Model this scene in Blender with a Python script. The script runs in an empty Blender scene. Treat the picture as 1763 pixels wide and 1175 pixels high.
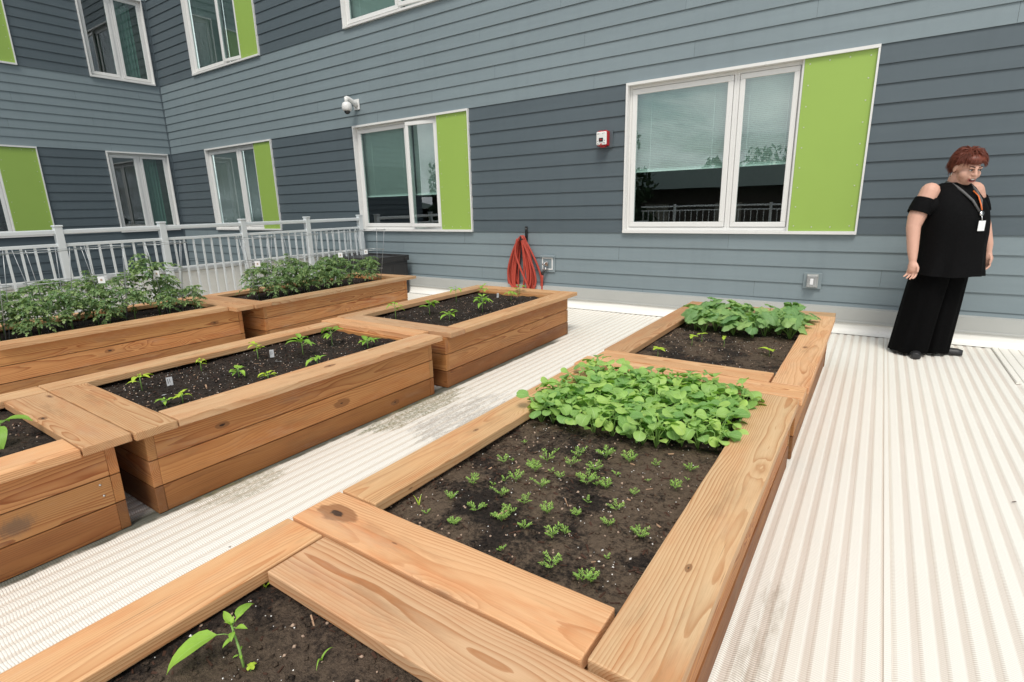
import bpy, bmesh, math, random
from mathutils import Vector, Matrix, Euler, noise as mnoise
R = math.radians
S = 1.3          # metres per survey unit (camera height)
random.seed(7)
sc = bpy.context.scene
COL = sc.collection

# ------------------------------------------------------------------ camera
cam_d = bpy.data.cameras.new('camera'); cam = bpy.data.objects.new('camera', cam_d); COL.objects.link(cam)
r = Vector((0.8275041, 0.56092829, -0.02442157)); d = Vector((0.11878533, -0.21741735, -0.9688239)); f = Vector((-0.5487504, 0.79880482, -0.2465438))
M = Matrix(((r.x, -d.x, -f.x), (r.y, -d.y, -f.y), (r.z, -d.z, -f.z))).to_4x4()
cam.matrix_world = Matrix.Translation((0, 0, S)) @ M
cam_d.sensor_width = 36; cam_d.lens = 913.8 / 1763 * 36; cam_d.clip_start = 0.02; cam_d.clip_end = 600
sc.camera = cam

# ------------------------------------------------------------------ world, sun, exposure
SUN_EL, SUN_AZ = 58, 152
w = bpy.data.worlds.new('World'); sc.world = w; w.use_nodes = True
nt = w.node_tree; nt.nodes.clear(); N = nt.nodes.new; L = nt.links.new
out = N('ShaderNodeOutputWorld'); bg = N('ShaderNodeBackground'); sky = N('ShaderNodeTexSky')
sky.sky_type = 'NISHITA'; sky.sun_disc = False; sky.sun_elevation = R(SUN_EL); sky.sun_rotation = R(SUN_AZ); sky.air_density = 1.2; sky.dust_density = 2.0
tc = N('ShaderNodeTexCoord'); sepw = N('ShaderNodeSeparateXYZ'); L(tc.outputs['Generated'], sepw.inputs[0])
zc = N('ShaderNodeMath'); zc.operation = 'ADD'; L(sepw.outputs['Z'], zc.inputs[0]); zc.inputs[1].default_value = 0.38
dv = N('ShaderNodeVectorMath'); dv.operation = 'DIVIDE'; L(tc.outputs['Generated'], dv.inputs[0])
cz = N('ShaderNodeCombineXYZ'); [L(zc.outputs[0], cz.inputs[i]) for i in range(3)]; L(cz.outputs[0], dv.inputs[1])
cn = N('ShaderNodeTexNoise'); cn.inputs['Scale'].default_value = 2.2; cn.inputs['Detail'].default_value = 7; cn.inputs['Roughness'].default_value = 0.58; cn.inputs['Distortion'].default_value = 0.4
L(dv.outputs[0], cn.inputs['Vector'])
cr = N('ShaderNodeValToRGB'); cr.color_ramp.elements[0].position = 0.36; cr.color_ramp.elements[0].color = (0, 0, 0, 1); cr.color_ramp.elements[1].position = 0.52
L(cn.outputs['Fac'], cr.inputs[0])
cc = N('ShaderNodeValToRGB'); cc.color_ramp.elements[0].position = 0.42; cc.color_ramp.elements[0].color = (7.6, 7.9, 8.4, 1); cc.color_ramp.elements[1].position = 0.72; cc.color_ramp.elements[1].color = (14.0, 14.0, 13.8, 1)
L(cn.outputs['Fac'], cc.inputs[0])
mx = N('ShaderNodeMix'); mx.data_type = 'RGBA'; L(cr.outputs[0], mx.inputs['Factor']); L(sky.outputs[0], mx.inputs['A']); L(cc.outputs[0], mx.inputs['B'])
L(mx.outputs['Result'], bg.inputs[0]); bg.inputs[1].default_value = 0.074; L(bg.outputs[0], out.inputs[0])

sl = bpy.data.lights.new('sun', 'SUN'); sun = bpy.data.objects.new('sun', sl); COL.objects.link(sun)
sl.energy = 1.5; sl.angle = R(20); sl.color = (1.0, 0.95, 0.87)
sun.rotation_euler = (R(90 - SUN_EL), 0, R(180 - SUN_AZ))
sc.view_settings.view_transform = 'Standard'; sc.view_settings.look = 'None'; sc.view_settings.gamma = 1.0
sc.view_settings.use_curve_mapping = False; sc.view_settings.exposure = 0.67
sc.render.engine = 'CYCLES'

# ------------------------------------------------------------------ materials
class NT:
    def __init__(s, name):
        s.m = bpy.data.materials.new(name); s.m.use_nodes = True; s.t = s.m.node_tree; s.t.nodes.clear()
        s.out = s.t.nodes.new('ShaderNodeOutputMaterial'); s.p = s.t.nodes.new('ShaderNodeBsdfPrincipled')
        s.t.links.new(s.p.outputs[0], s.out.inputs[0]); s.tc = s.t.nodes.new('ShaderNodeTexCoord'); s.oi = s.t.nodes.new('ShaderNodeObjectInfo')
    def set(s, sock, v):
        if hasattr(v, 'is_output') or hasattr(v, 'links'): s.t.links.new(v, sock)
        else: sock.default_value = v
    def node(s, typ, ins={}, **kw):
        n = s.t.nodes.new(typ)
        for k, v in kw.items(): setattr(n, k, v)
        for k, v in ins.items(): s.set(n.inputs[k], v)
        return n
    def math(s, op, a, b=0.0, c=0.0, clamp=False):
        n = s.node('ShaderNodeMath', {0: a, 1: b, 2: c}, operation=op); n.use_clamp = clamp; return n.outputs[0]
    def vm(s, op, a, b=(0, 0, 0)): return s.node('ShaderNodeVectorMath', {0: a, 1: b}, operation=op).outputs[0]
    def noise(s, v, scale, detail=2, rough=.5, dist=0):
        n = s.node('ShaderNodeTexNoise', {'Vector': v, 'Scale': scale, 'Detail': detail, 'Roughness': rough, 'Distortion': dist}); return n.outputs['Fac']
    def ramp(s, v, stops, interp='LINEAR'):
        n = s.node('ShaderNodeValToRGB', {0: v}); cr = n.color_ramp; cr.interpolation = interp
        while len(cr.elements) > 1: cr.elements.remove(cr.elements[0])
        cr.elements[0].position = stops[0][0]; cr.elements[0].color = tuple(stops[0][1]) + (1,)
        for p, c in stops[1:]:
            e = cr.elements.new(p); e.color = tuple(c) + (1,)
        return n.outputs[0]
    def gr(s, v, stops): return s.ramp(v, [(p, (c, c, c)) for p, c in stops])
    def mix(s, fac, a, b, mode='MIX'):
        n = s.node('ShaderNodeMix', data_type='RGBA', blend_type=mode)
        def c4(x): return x if hasattr(x, 'links') else tuple(x) + (1,)
        s.set(n.inputs['Factor'], fac); s.set(n.inputs['A'], c4(a)); s.set(n.inputs['B'], c4(b)); return n.outputs['Result']
    def mapr(s, v, a, b, c=0.0, e=1.0): return s.node('ShaderNodeMapRange', {0: v, 1: a, 2: b, 3: c, 4: e}, interpolation_type='SMOOTHSTEP').outputs[0]
    def bump(s, h, strength=.3, dist=.01):
        n = s.node('ShaderNodeBump', {'Strength': strength, 'Distance': dist, 'Height': h}); s.t.links.new(n.outputs[0], s.p.inputs['Normal']); return n
    def fin(s, col, rough=.6, spec=.5):
        c = col if hasattr(col, 'links') else tuple(col) + (1,)
        s.set(s.p.inputs['Base Color'], c); s.set(s.p.inputs['Roughness'], rough); s.p.inputs['Specular IOR Level'].default_value = spec
        return s.m

def plain(name, col, rough=.5, spec=.5, metal=0, var=.06, scale=8, bump=0, bscale=200):
    n = NT(name); o = n.tc.outputs['Object']
    v = n.noise(o, scale, 4, .6); c = n.mix(v, tuple(x * (1 - var) for x in col), tuple(min(1, x * (1 + var)) for x in col))
    rr = n.mapr(n.noise(o, scale * 3, 3), .2, .8, max(0.02, rough - .08), min(1, rough + .08))
    if bump: n.bump(n.noise(o, bscale, 2), bump, .002)
    n.p.inputs['Metallic'].default_value = metal
    return n.fin(c, rr, spec)

def wood_mat(name, light, dark, strength, damp=0.0):
    n = NT(name); P = n.tc.outputs['Object']; rnd = n.oi.outputs['Random']
    off = n.vm('SCALE', (1, 1, 1)); sc_ = n.node('ShaderNodeVectorMath', {0: (37.0, 19.0, 53.0), 3: rnd}, operation='SCALE').outputs[0]
    sp = n.node('ShaderNodeSeparateXYZ', {0: P}); X, Y, Z = sp.outputs
    Q = n.vm('ADD', n.vm('MULTIPLY', P, (1.1, 5, 5)), sc_)
    n1 = n.noise(Q, 1.0, 2, .45); n2 = n.noise(n.vm('ADD', Q, (9, 4, 7)), 1.3, 2, .5)
    # knots
    KV = n.vm('ADD', n.vm('MULTIPLY', P, (2.2, 7.0, .8)), n.node('ShaderNodeVectorMath', {0: (37.0, 19.0, 0.0), 3: rnd}, operation='SCALE').outputs[0])
    KVd = n.vm('ADD', KV, n.node('ShaderNodeVectorMath', {0: n.node('ShaderNodeTexNoise', {'Vector': n.vm('MULTIPLY', P, (9, 30, 30)), 'Scale': 1.0}).outputs['Color'], 3: .10}, operation='SCALE').outputs[0])
    vor = n.node('ShaderNodeTexVoronoi', {'Vector': KVd, 'Scale': 1.0, 'Randomness': 1.0})
    kd = vor.outputs['Distance']; ksel = n.math('GREATER_THAN', n.node('ShaderNodeSeparateColor', {0: vor.outputs['Color']}).outputs[0], .45)
    kinf = n.math('MULTIPLY', n.mapr(kd, .34, .02), ksel)
    r1 = n.math('FRACT', n.math('MULTIPLY', rnd, 7.31)); r2 = n.math('FRACT', n.math('MULTIPLY', rnd, 13.77)); r3 = n.math('FRACT', n.math('MULTIPLY', rnd, 29.13))
    yy = n.math('ADD', n.math('ADD', Y, n.math('MULTIPLY', n.math('SUBTRACT', n1, .5), .075)), n.math('MULTIPLY', n.math('SUBTRACT', r1, .5), .16))
    yy = n.math('ADD', yy, n.math('MULTIPLY', X, n.math('MULTIPLY', n.math('SUBTRACT', r3, .5), .05)))
    zz = n.math('ADD', n.math('ADD', Z, n.math('MULTIPLY', n.math('SUBTRACT', n2, .5), .05)), n.math('ADD', n.math('MULTIPLY', r2, .06), .025))
    rad = n.math('SQRT', n.math('ADD', n.math('MULTIPLY', yy, yy), n.math('MULTIPLY', zz, zz)))
    rad = n.math('ADD', rad, n.math('MULTIPLY', kinf, .022))
    ring = n.math('FRACT', n.math('ADD', n.math('MULTIPLY', rad, 150), n.math('MULTIPLY', n.noise(n.vm('MULTIPLY', P, (6, 60, 60)), 1.0, 2), .35)))
    prof = n.gr(ring, [(0, 0), (.35, .12), (.72, .5), (.90, 1.0), (.985, .75), (1, 0)])
    vary = n.mapr(n.noise(n.vm('MULTIPLY', Q, (.8, 2.2, 2.2)), 1.0, 2), .3, .7, .35, 1.0)
    fac = n.math('MULTIPLY', n.math('MULTIPLY', prof, vary), strength)
    c = n.mix(fac, light, dark)
    blotch = n.mapr(n.noise(n.vm('ADD', n.vm('MULTIPLY', P, (2.5, 12, 12)), sc_), 1.0, 4, .65), .45, .72)
    c = n.mix(n.math('MULTIPLY', blotch, .38), c, (dark[0] * 1.25, dark[1] * .95, dark[2] * .75))
    fib = n.noise(n.vm('MULTIPLY', P, (7, 420, 420)), 1.0, 3, .7)
    c = n.mix(n.math('MULTIPLY', n.mapr(fib, .35, .75), .30), c, (light[0] * .66, light[1] * .54, light[2] * .42))
    g = n.mapr(n.noise(n.vm('ADD', n.vm('MULTIPLY', P, (3.5, 18, 18)), (3, 1, 8)), 1.0, 5, .7), .50, .80)
    c = n.mix(n.math('MULTIPLY', g, .38), c, (.24, .14, .075))
    tg = n.mapr(n.noise(n.vm('ADD', n.vm('MULTIPLY', P, (1.6, 5, 5)), sc_), 1.0, 3, .6), .35, .65); c = n.mix(n.math('MULTIPLY', tg, .28), c, n.mix(1.0, c, (1.12, .84, .62), 'MULTIPLY'))
    # knot colours
    kc = n.math('MULTIPLY', n.mapr(kd, .12, .03), ksel); kcore = n.math('MULTIPLY', n.mapr(kd, .075, .02), ksel)
    c = n.mix(n.math('MULTIPLY', kc, .75), c, (.19, .075, .03)); c = n.mix(n.math('MULTIPLY', kcore, .6), c, (.055, .022, .012))
    # one placed knot or scuff per board, where the board has one
    def oa(nm): return n.node('ShaderNodeAttribute', attribute_name=nm, attribute_type='OBJECT').outputs['Fac']
    wob = n.math('MULTIPLY', n.math('SUBTRACT', n.noise(n.vm('MULTIPLY', P, (14, 40, 1)), 1.0, 3, .6), .5), .9)
    kdx = n.math('DIVIDE', n.math('SUBTRACT', X, oa('kx')), n.math('MULTIPLY', oa('kr'), 2.1)); kdy = n.math('DIVIDE', n.math('SUBTRACT', Y, oa('ky')), oa('kr'))
    pd = n.math('ADD', n.math('SQRT', n.math('ADD', n.math('MULTIPLY', kdx, kdx), n.math('MULTIPLY', kdy, kdy))), wob)
    halo = n.mapr(pd, 1.0, .75); core = n.mapr(pd, .32, .16)
    c = n.mix(n.math('MULTIPLY', halo, .72), c, (.20, .085, .035)); c = n.mix(n.math('MULTIPLY', core, .9), c, (.022, .012, .010))
    sdx = n.math('DIVIDE', n.math('SUBTRACT', X, oa('sx')), .075); sdy = n.math('DIVIDE', n.math('SUBTRACT', Y, oa('sy')), .05)
    sdd = n.math('SQRT', n.math('ADD', n.math('MULTIPLY', sdx, sdx), n.math('MULTIPLY', sdy, sdy)))
    scf = n.math('MULTIPLY', n.mapr(n.math('ADD', sdd, n.math('MULTIPLY', n.noise(n.vm('MULTIPLY', P, (130, 25, 1)), 1.0, 3, .7), .9)), 1.45, .75), .62)
    c = n.mix(scf, c, (.13, .10, .085))
    # nail / screw specks and short checks
    nv = n.node('ShaderNodeTexVoronoi', {'Vector': n.vm('ADD', n.vm('MULTIPLY', P, (5.0, 18, 18)), sc_), 'Scale': 1.0})
    sel = n.math('GREATER_THAN', n.node('ShaderNodeSeparateColor', {0: nv.outputs['Color']}).outputs[1], .80)
    c = n.mix(n.math('MULTIPLY', n.math('MULTIPLY', n.mapr(nv.outputs['Distance'], .07, .03), sel), .65), c, (.10, .04, .02))
    chk = n.mapr(n.noise(n.vm('ADD', n.vm('MULTIPLY', P, (2.2, 150, 60)), sc_), 1.0, 1), .76, .80)
    c = n.mix(n.math('MULTIPLY', chk, .65), c, (.07, .035, .02))
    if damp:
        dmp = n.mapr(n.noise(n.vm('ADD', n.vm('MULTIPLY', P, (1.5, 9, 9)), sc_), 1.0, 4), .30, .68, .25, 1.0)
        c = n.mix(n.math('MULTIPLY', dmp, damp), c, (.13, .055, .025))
    hue = n.math('FRACT', n.math('MULTIPLY', rnd, 41.7)); c = n.mix(hue, n.mix(1.0, c, (1.02, .94, .84), 'MULTIPLY'), n.mix(1.0, c, (.97, .99, .90), 'MULTIPLY'))
    sil = n.mapr(n.noise(n.vm('ADD', n.vm('MULTIPLY', P, (2.0, 7, 7)), sc_), 1.0, 5, .7), .50, .78); c = n.mix(n.math('MULTIPLY', sil, .30), c, (.50, .40, .29))
    c = n.mix(1.0, c, n.oi.outputs['Color'], 'MULTIPLY')
    h = n.math('ADD', n.math('MULTIPLY', fib, .5), n.math('ADD', n.math('MULTIPLY', prof, .35), n.math('MULTIPLY', chk, -1.0)))
    n.bump(h, .35, .0016)
    return n.fin(c, n.mapr(fib, .2, .8, .48, .72), .35)

MAT = {}
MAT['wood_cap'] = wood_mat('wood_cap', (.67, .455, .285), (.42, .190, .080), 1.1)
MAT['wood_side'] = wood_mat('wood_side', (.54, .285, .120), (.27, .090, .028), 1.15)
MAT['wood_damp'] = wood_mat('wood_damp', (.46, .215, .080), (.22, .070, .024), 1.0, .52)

def siding_mat(name, col):
    n = NT(name); P = n.tc.outputs['Object']
    at = n.node('ShaderNodeAttribute', attribute_name='tone', attribute_type='GEOMETRY').outputs['Fac']
    c = n.mix(at, tuple(x * .97 for x in col), tuple(x * 1.03 for x in col))
    st = n.noise(n.vm('MULTIPLY', P, (.8, .8, 14)), 1.0, 4, .6)
    c = n.mix(n.math('MULTIPLY', n.mapr(st, .4, .75), .18), c, tuple(x * 1.3 for x in col))
    ru = n.noise(n.vm('MULTIPLY', P, (6, 6, .7)), 1.0, 4, .6)
    c = n.mix(n.math('MULTIPLY', n.mapr(ru, .45, .8), .24), c, tuple(x * .75 for x in col))
    n.bump(n.noise(n.vm('MULTIPLY', P, (14, 14, 90)), 1.0, 4, .7), .16, .002)
    return n.fin(c, n.mapr(st, .2, .8, .38, .52), .4)
MAT['siding_light'] = siding_mat('siding_light', (.198, .247, .266))
MAT['siding_dark'] = siding_mat('siding_dark', (.086, .112, .127))
MAT['backing'] = plain('backing', (.02, .02, .022), .9)
MAT['white'] = plain('white', (.80, .79, .765), .42, .4, 0, .03, 5)
MAT['window_white'] = plain('window_white', (.74, .74, .72), .34, .45, 0, .025, 4)
MAT['green'] = plain('green', (.305, .455, .092), .42, .4, 0, .04, 2.2)
MAT['rivet'] = plain('rivet', (.55, .60, .45), .35, .5, .3)
MAT['rail'] = plain('rail', (.70, .74, .75), .36, .5, .15, .04, 6)
MAT['flashing'] = plain('flashing', (.42, .43, .41), .5, .4, 0, .08, 3)
MAT['cap_grey'] = plain('cap_grey', (.55, .56, .55), .45, .4)
MAT['black_plastic'] = plain('black_plastic', (.028, .026, .026), .42, .5, 0, .12, 8, .15, 150)
MAT['black_metal'] = plain('black_metal', (.015, .015, .016), .4)
MAT['chrome'] = plain('chrome', (.62, .62, .62), .22, .5, 1.0)
MAT['wire'] = plain('wire', (.40, .42, .43), .38, .5, .7)
MAT['hose'] = plain('hose', (.42, .060, .038), .45, .4, 0, .15, 20)
MAT['red'] = plain('red', (.50, .018, .025), .35)
MAT['tag'] = plain('tag', (.78, .79, .80), .4)
MAT['box_grey'] = plain('box_grey', (.22, .27, .29), .45)
MAT['lens'] = plain('lens', (.012, .012, .014), .08, .8)
MAT['interior'] = plain('interior', (.10, .10, .09), .8)
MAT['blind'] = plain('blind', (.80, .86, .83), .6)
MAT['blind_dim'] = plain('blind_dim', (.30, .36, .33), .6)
MAT['ink'] = plain('ink', (.04, .04, .05), .6)
MAT['perlite'] = plain('perlite', (.80, .78, .74), .7)
MAT['pebble'] = plain('pebble', (.42, .30, .22), .7, .4, 0, .5, 60)
MAT['bark'] = plain('bark', (.060, .028, .017), .8, .3, 0, .5, 60)
MAT['pale_chip'] = plain('pale_chip', (.38, .24, .15), .7, .3, 0, .3, 60)

def clear_plastic():
    n = NT('clear_plastic'); t = n.t
    tr = n.node('ShaderNodeBsdfTransparent', {0: (.85, .87, .87, 1)}); gl = n.node('ShaderNodeBsdfPrincipled', {'Base Color': (.55, .56, .57, 1), 'Roughness': .2})
    m = n.node('ShaderNodeMixShader', {0: .45, 1: tr.outputs[0], 2: gl.outputs[0]}); t.links.new(m.outputs[0], n.out.inputs[0]); return n.m
MAT['clear'] = clear_plastic()

def glass_mat():
    n = NT('glass'); t = n.t
    tr = n.node('ShaderNodeBsdfTransparent', {0: (.70, .86, .82, 1)})
    gl = n.node('ShaderNodeBsdfGlossy', {'Color': (.92, .98, 1.0, 1), 'Roughness': .0})
    nb = n.node('ShaderNodeBump', {'Strength': .05, 'Distance': .01, 'Height': n.noise(n.tc.outputs['Object'], 1.3, 1)}); t.links.new(nb.outputs[0], gl.inputs['Normal'])
    fr = n.node('ShaderNodeLayerWeight', {'Blend': .5}).outputs['Facing']
    fac = n.math('ADD', n.math('MULTIPLY', n.math('POWER', fr, 4.0), .80), .19, clamp=True)
    m = n.node('ShaderNodeMixShader', {0: fac, 1: tr.outputs[0], 2: gl.outputs[0]}); t.links.new(m.outputs[0], n.out.inputs[0]); return n.m
MAT['glass'] = glass_mat()

def leaf_mat(name, col, vein, tip=None, vs=1.0, trans=.30):
    n = NT(name); t = n.t; uv = n.tc.outputs['UV']; sp = n.node('ShaderNodeSeparateXYZ', {0: uv}); U, V = sp.outputs[0], sp.outputs[1]
    av = n.math('ABSOLUTE', V)
    mid = n.mapr(av, .07, .0)
    side = n.math('FRACT', n.math('MULTIPLY', n.math('SUBTRACT', U, n.math('MULTIPLY', av, .45)), 6.0))
    sv = n.mapr(n.math('ABSOLUTE', n.math('SUBTRACT', side, .5)), .09, .0)
    P = n.tc.outputs['Object']
    nz = n.noise(P, 22, 3); rnd = n.oi.outputs['Random']
    at = n.node('ShaderNodeAttribute', attribute_name='tone', attribute_type='GEOMETRY').outputs['Fac']
    c = n.mix(nz, tuple(x * .72 for x in col), tuple(x * 1.25 for x in col))
    c = n.mix(at, n.mix(1, c, (.62, .72, .70), 'MULTIPLY'), n.mix(1, c, (1.45, 1.22, 1.05), 'MULTIPLY'))
    if tip: c = n.mix(n.math('MULTIPLY', n.mapr(n.noise(P, 40, 2), .5, .7), .5), c, tip)
    c = n.mix(n.math('MULTIPLY', n.math('MAXIMUM', mid, n.math('MULTIPLY', sv, .55)), .55 * vs), c, vein)
    n.bump(n.math('ADD', n.math('MULTIPLY', sv, -.5), n.math('MULTIPLY', nz, .6)), .35, .004)
    n.fin(c, n.mapr(nz, .2, .8, .42, .6), .45)
    tl = n.node('ShaderNodeBsdfTranslucent'); t.links.new(n.mix(1, c, (1.1, 1.25, .55), 'MULTIPLY'), tl.inputs[0])
    m = n.node('ShaderNodeMixShader', {0: trans, 1: n.p.outputs[0], 2: tl.outputs[0]}); t.links.new(m.outputs[0], n.out.inputs[0]); return n.m
MAT['leaf_radish'] = leaf_mat('leaf_radish', (.33, .56, .155), (.52, .70, .36))
MAT['leaf_cucumber'] = leaf_mat('leaf_cucumber', (.23, .42, .155), (.34, .50, .22))
MAT['leaf_lime'] = leaf_mat('leaf_lime', (.42, .64, .06), (.55, .70, .22))
MAT['leaf_pepper'] = leaf_mat('leaf_pepper', (.27, .52, .07), (.45, .66, .2))
MAT['leaf_tomato'] = leaf_mat('leaf_tomato', (.215, .345, .155), (.22, .36, .12))
MAT['leaf_carrot'] = leaf_mat('leaf_carrot', (.34, .58, .14), (.4, .6, .2), None, .3)
MAT['stem'] = plain('stem', (.22, .38, .09), .5)
MAT['stem_tomato'] = plain('stem_tomato', (.12, .22, .06), .6)

def soil_mat():
    n = NT('soil'); P = n.tc.outputs['Object']
    a = n.noise(P, 4.5, 5, .65); b = n.noise(P, 70, 4, .75); c0 = n.noise(P, 260, 2, .7)
    silt = n.mapr(n.math('ADD', a, n.math('MULTIPLY', n.math('SUBTRACT', b, .5), .35)), .39, .55)
    silt = n.math('MULTIPLY', silt, n.oi.outputs['Alpha'])
    dk = n.mix(n.mapr(b, .3, .7), (.010, .0075, .006), (.038, .027, .021))
    lt = n.mix(n.mapr(b, .3, .7), (.085, .060, .041), (.150, .108, .074))
    c = n.mix(silt, dk, lt)
    c = n.mix(n.mapr(c0, .70, .78), c, (.20, .16, .13))
    n.bump(n.math('ADD', n.math('MULTIPLY', b, 1.0), n.math('MULTIPLY', c0, .5)), .9, .012)
    return n.fin(c, .88, .25)
MAT['soil'] = soil_mat()

def mat_mat():
    """corrugated drainage matting: white ribs of fine cross threads, beige valleys, stains with shapes of their own"""
    n = NT('deck_mat'); P = n.tc.outputs['Object']; sp = n.node('ShaderNodeSeparateXYZ', {0: P}); X, Y, Z = sp.outputs
    wy = n.math('ADD', n.math('MULTIPLY', Y, 118), n.math('MULTIPLY', n.noise(n.vm('MULTIPLY', P, (5, 1, 1)), 2.0, 1), 3.0))
    th = n.math('ABSOLUTE', n.math('SINE', n.math('MULTIPLY', wy, math.pi)))
    top = n.mapr(n.math('ADD', Z, n.math('MULTIPLY', n.math('SUBTRACT', th, .6), .0040)), .0012, .0030)
    dirt = n.noise(n.vm('MULTIPLY', P, (3, .7, 1)), 1.0, 4, .6)
    fade = n.mapr(n.math('ADD', X, n.math('MULTIPLY', n.math('SUBTRACT', dirt, .5), 1.2)), .45, 1.9)
    val = n.mix(n.mapr(dirt, .3, .7), (.67, .605, .53), (.74, .68, .61)); val = n.mix(n.math('MULTIPLY', fade, .8), val, (.79, .77, .73))
    lefty = n.mapr(X, -.2, -1.2); val = n.mix(n.math('MULTIPLY', lefty, .35), val, (.74, .69, .58))
    white = n.mix(dirt, (.81, .79, .72), (.86, .84, .775))
    c = n.mix(top, val, white)
    # threads across the ribs, fine
    gap = n.mapr(th, .45, .12)
    # threads read strongest beside the planters, where dirt sits between them
    def band(x0, wd): return n.mapr(n.math('ABSOLUTE', n.math('SUBTRACT', X, x0)), wd, wd * .25)
    near = n.math('MAXIMUM', n.math('MAXIMUM', n.math('MULTIPLY', band(-.19, .17), n.mapr(Y, 2.4, .9, .25, 1.9)), band(-1.42, .13)), band(-2.47, .10))
    rag = n.mapr(n.noise(n.vm('MULTIPLY', P, (9, 2.2, 1)), 1.0, 4, .65), .38, .66)
    gd = n.math('MULTIPLY', gap, n.math('ADD', .30, n.math('MULTIPLY', n.math('MULTIPLY', near, rag), .42)), clamp=True)
    c = n.mix(gd, c, (.13, .11, .10))
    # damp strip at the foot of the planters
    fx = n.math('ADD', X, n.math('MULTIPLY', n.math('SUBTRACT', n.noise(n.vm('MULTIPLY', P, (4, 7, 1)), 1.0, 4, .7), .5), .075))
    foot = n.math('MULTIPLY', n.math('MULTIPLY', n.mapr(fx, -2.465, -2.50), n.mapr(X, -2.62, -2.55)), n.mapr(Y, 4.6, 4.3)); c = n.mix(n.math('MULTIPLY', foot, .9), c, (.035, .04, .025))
    # algae and mud stains
    def blob(cx, cy, rx, ry, sc1, lo, hi):
        e = n.math('ADD', n.math('POWER', n.math('DIVIDE', n.math('SUBTRACT', X, cx), rx), 2.0), n.math('POWER', n.math('DIVIDE', n.math('SUBTRACT', Y, cy), ry), 2.0))
        m_ = n.mapr(e, 1.0, .1); q = n.noise(n.vm('MULTIPLY', P, (16, 3.0, 1)), sc1, 7, .75)
        return n.math('MULTIPLY', n.mapr(n.math('ADD', q, n.math('MULTIPLY', m_, .30)), lo, hi), n.mapr(e, 1.0, .6))
    st1 = blob(-2.40, 2.40, .17, .80, 1.0, .66, .78); st2 = blob(-2.08, 2.45, .30, .70, 1.3, .70, .82); st3 = blob(-2.42, 1.15, .16, .35, 1.2, .66, .76)
    st4 = blob(-.15, 1.35, .10, .8, 1.2, .72, .95)
    hf = n.noise(n.vm('MULTIPLY', P, (70, 45, 1)), 1.0, 5, .8); brk = n.mapr(hf, .36, .60)
    st1 = n.math('MULTIPLY', st1, brk)
    c = n.mix(n.math('MULTIPLY', st1, .75), c, n.mix(n.mapr(n.noise(n.vm('MULTIPLY', P, (6, 2, 1)), 1.0, 3), .35, .65), (.26, .21, .09), (.10, .13, .035))); c = n.mix(n.math('MULTIPLY', n.math('MULTIPLY', st1, gap), .9), c, (.02, .03, .015))
    c = n.mix(n.math('MULTIPLY', n.math('MULTIPLY', st2, brk), .55), c, (.34, .30, .26)); c = n.mix(n.math('MULTIPLY', n.math('MULTIPLY', st2, gap), .75), c, (.06, .055, .06)); c = n.mix(n.math('MULTIPLY', n.math('MULTIPLY', st3, brk), .55), c, (.19, .17, .07)); c = n.mix(n.math('MULTIPLY', st4, .5), c, (.33, .27, .20))
    spk = n.node('ShaderNodeTexVoronoi', {'Vector': P, 'Scale': 5.0}); ss = n.math('GREATER_THAN', n.node('ShaderNodeSeparateColor', {0: spk.outputs['Color']}).outputs[0], .80)
    c = n.mix(n.math('MULTIPLY', n.math('MULTIPLY', n.mapr(spk.outputs['Distance'], .035, .02), ss), .75), c, (.16, .12, .09))
    n.bump(n.math('ADD', th, n.math('MULTIPLY', dirt, .3)), .30, .0022)
    return n.fin(c, .55, .35)
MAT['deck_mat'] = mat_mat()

def membrane():
    n = NT('membrane'); P = n.tc.outputs['Object']; a = n.noise(n.vm('MULTIPLY', P, (1.5, 1.5, 9)), 1.0, 5, .6)
    c = n.mix(n.mapr(a, .35, .7), (.78, .77, .72), (.82, .81, .765)); b = n.noise(P, 25, 3)
    c = n.mix(n.math('MULTIPLY', n.mapr(b, .62, .8), .25), c, (.55, .48, .38)); n.bump(a, .2, .01)
    return n.fin(c, .42, .4)
MAT['membrane'] = membrane()

# ------------------------------------------------------------------ mesh helpers
def new_obj(name, bm, mats, parent=None, loc=(0, 0, 0), rot=(0, 0, 0), smooth=False, recalc=True):
    if recalc: bmesh.ops.recalc_face_normals(bm, faces=bm.faces)
    me = bpy.data.meshes.new(name); bm.to_mesh(me); bm.free()
    for m in (mats if isinstance(mats, (list, tuple)) else [mats]): me.materials.append(MAT[m])
    if smooth:
        for p in me.polygons: p.use_smooth = True
    o = bpy.data.objects.new(name, me); COL.objects.link(o); o.parent = parent; o.location = loc; o.rotation_euler = rot
    return o
def thing(name, label, cat, loc=(0, 0, 0), rz=0, group=None):
    o = bpy.data.objects.new(name, None); COL.objects.link(o); o.empty_display_size = .1
    o.location = loc; o.rotation_euler = (0, 0, rz); o['label'] = label; o['category'] = cat
    if group: o['group'] = group
    return o
def tag(o, label, cat, group=None, kind=None):
    o['label'] = label; o['category'] = cat
    if group: o['group'] = group
    if kind: o['kind'] = kind
    return o
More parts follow.
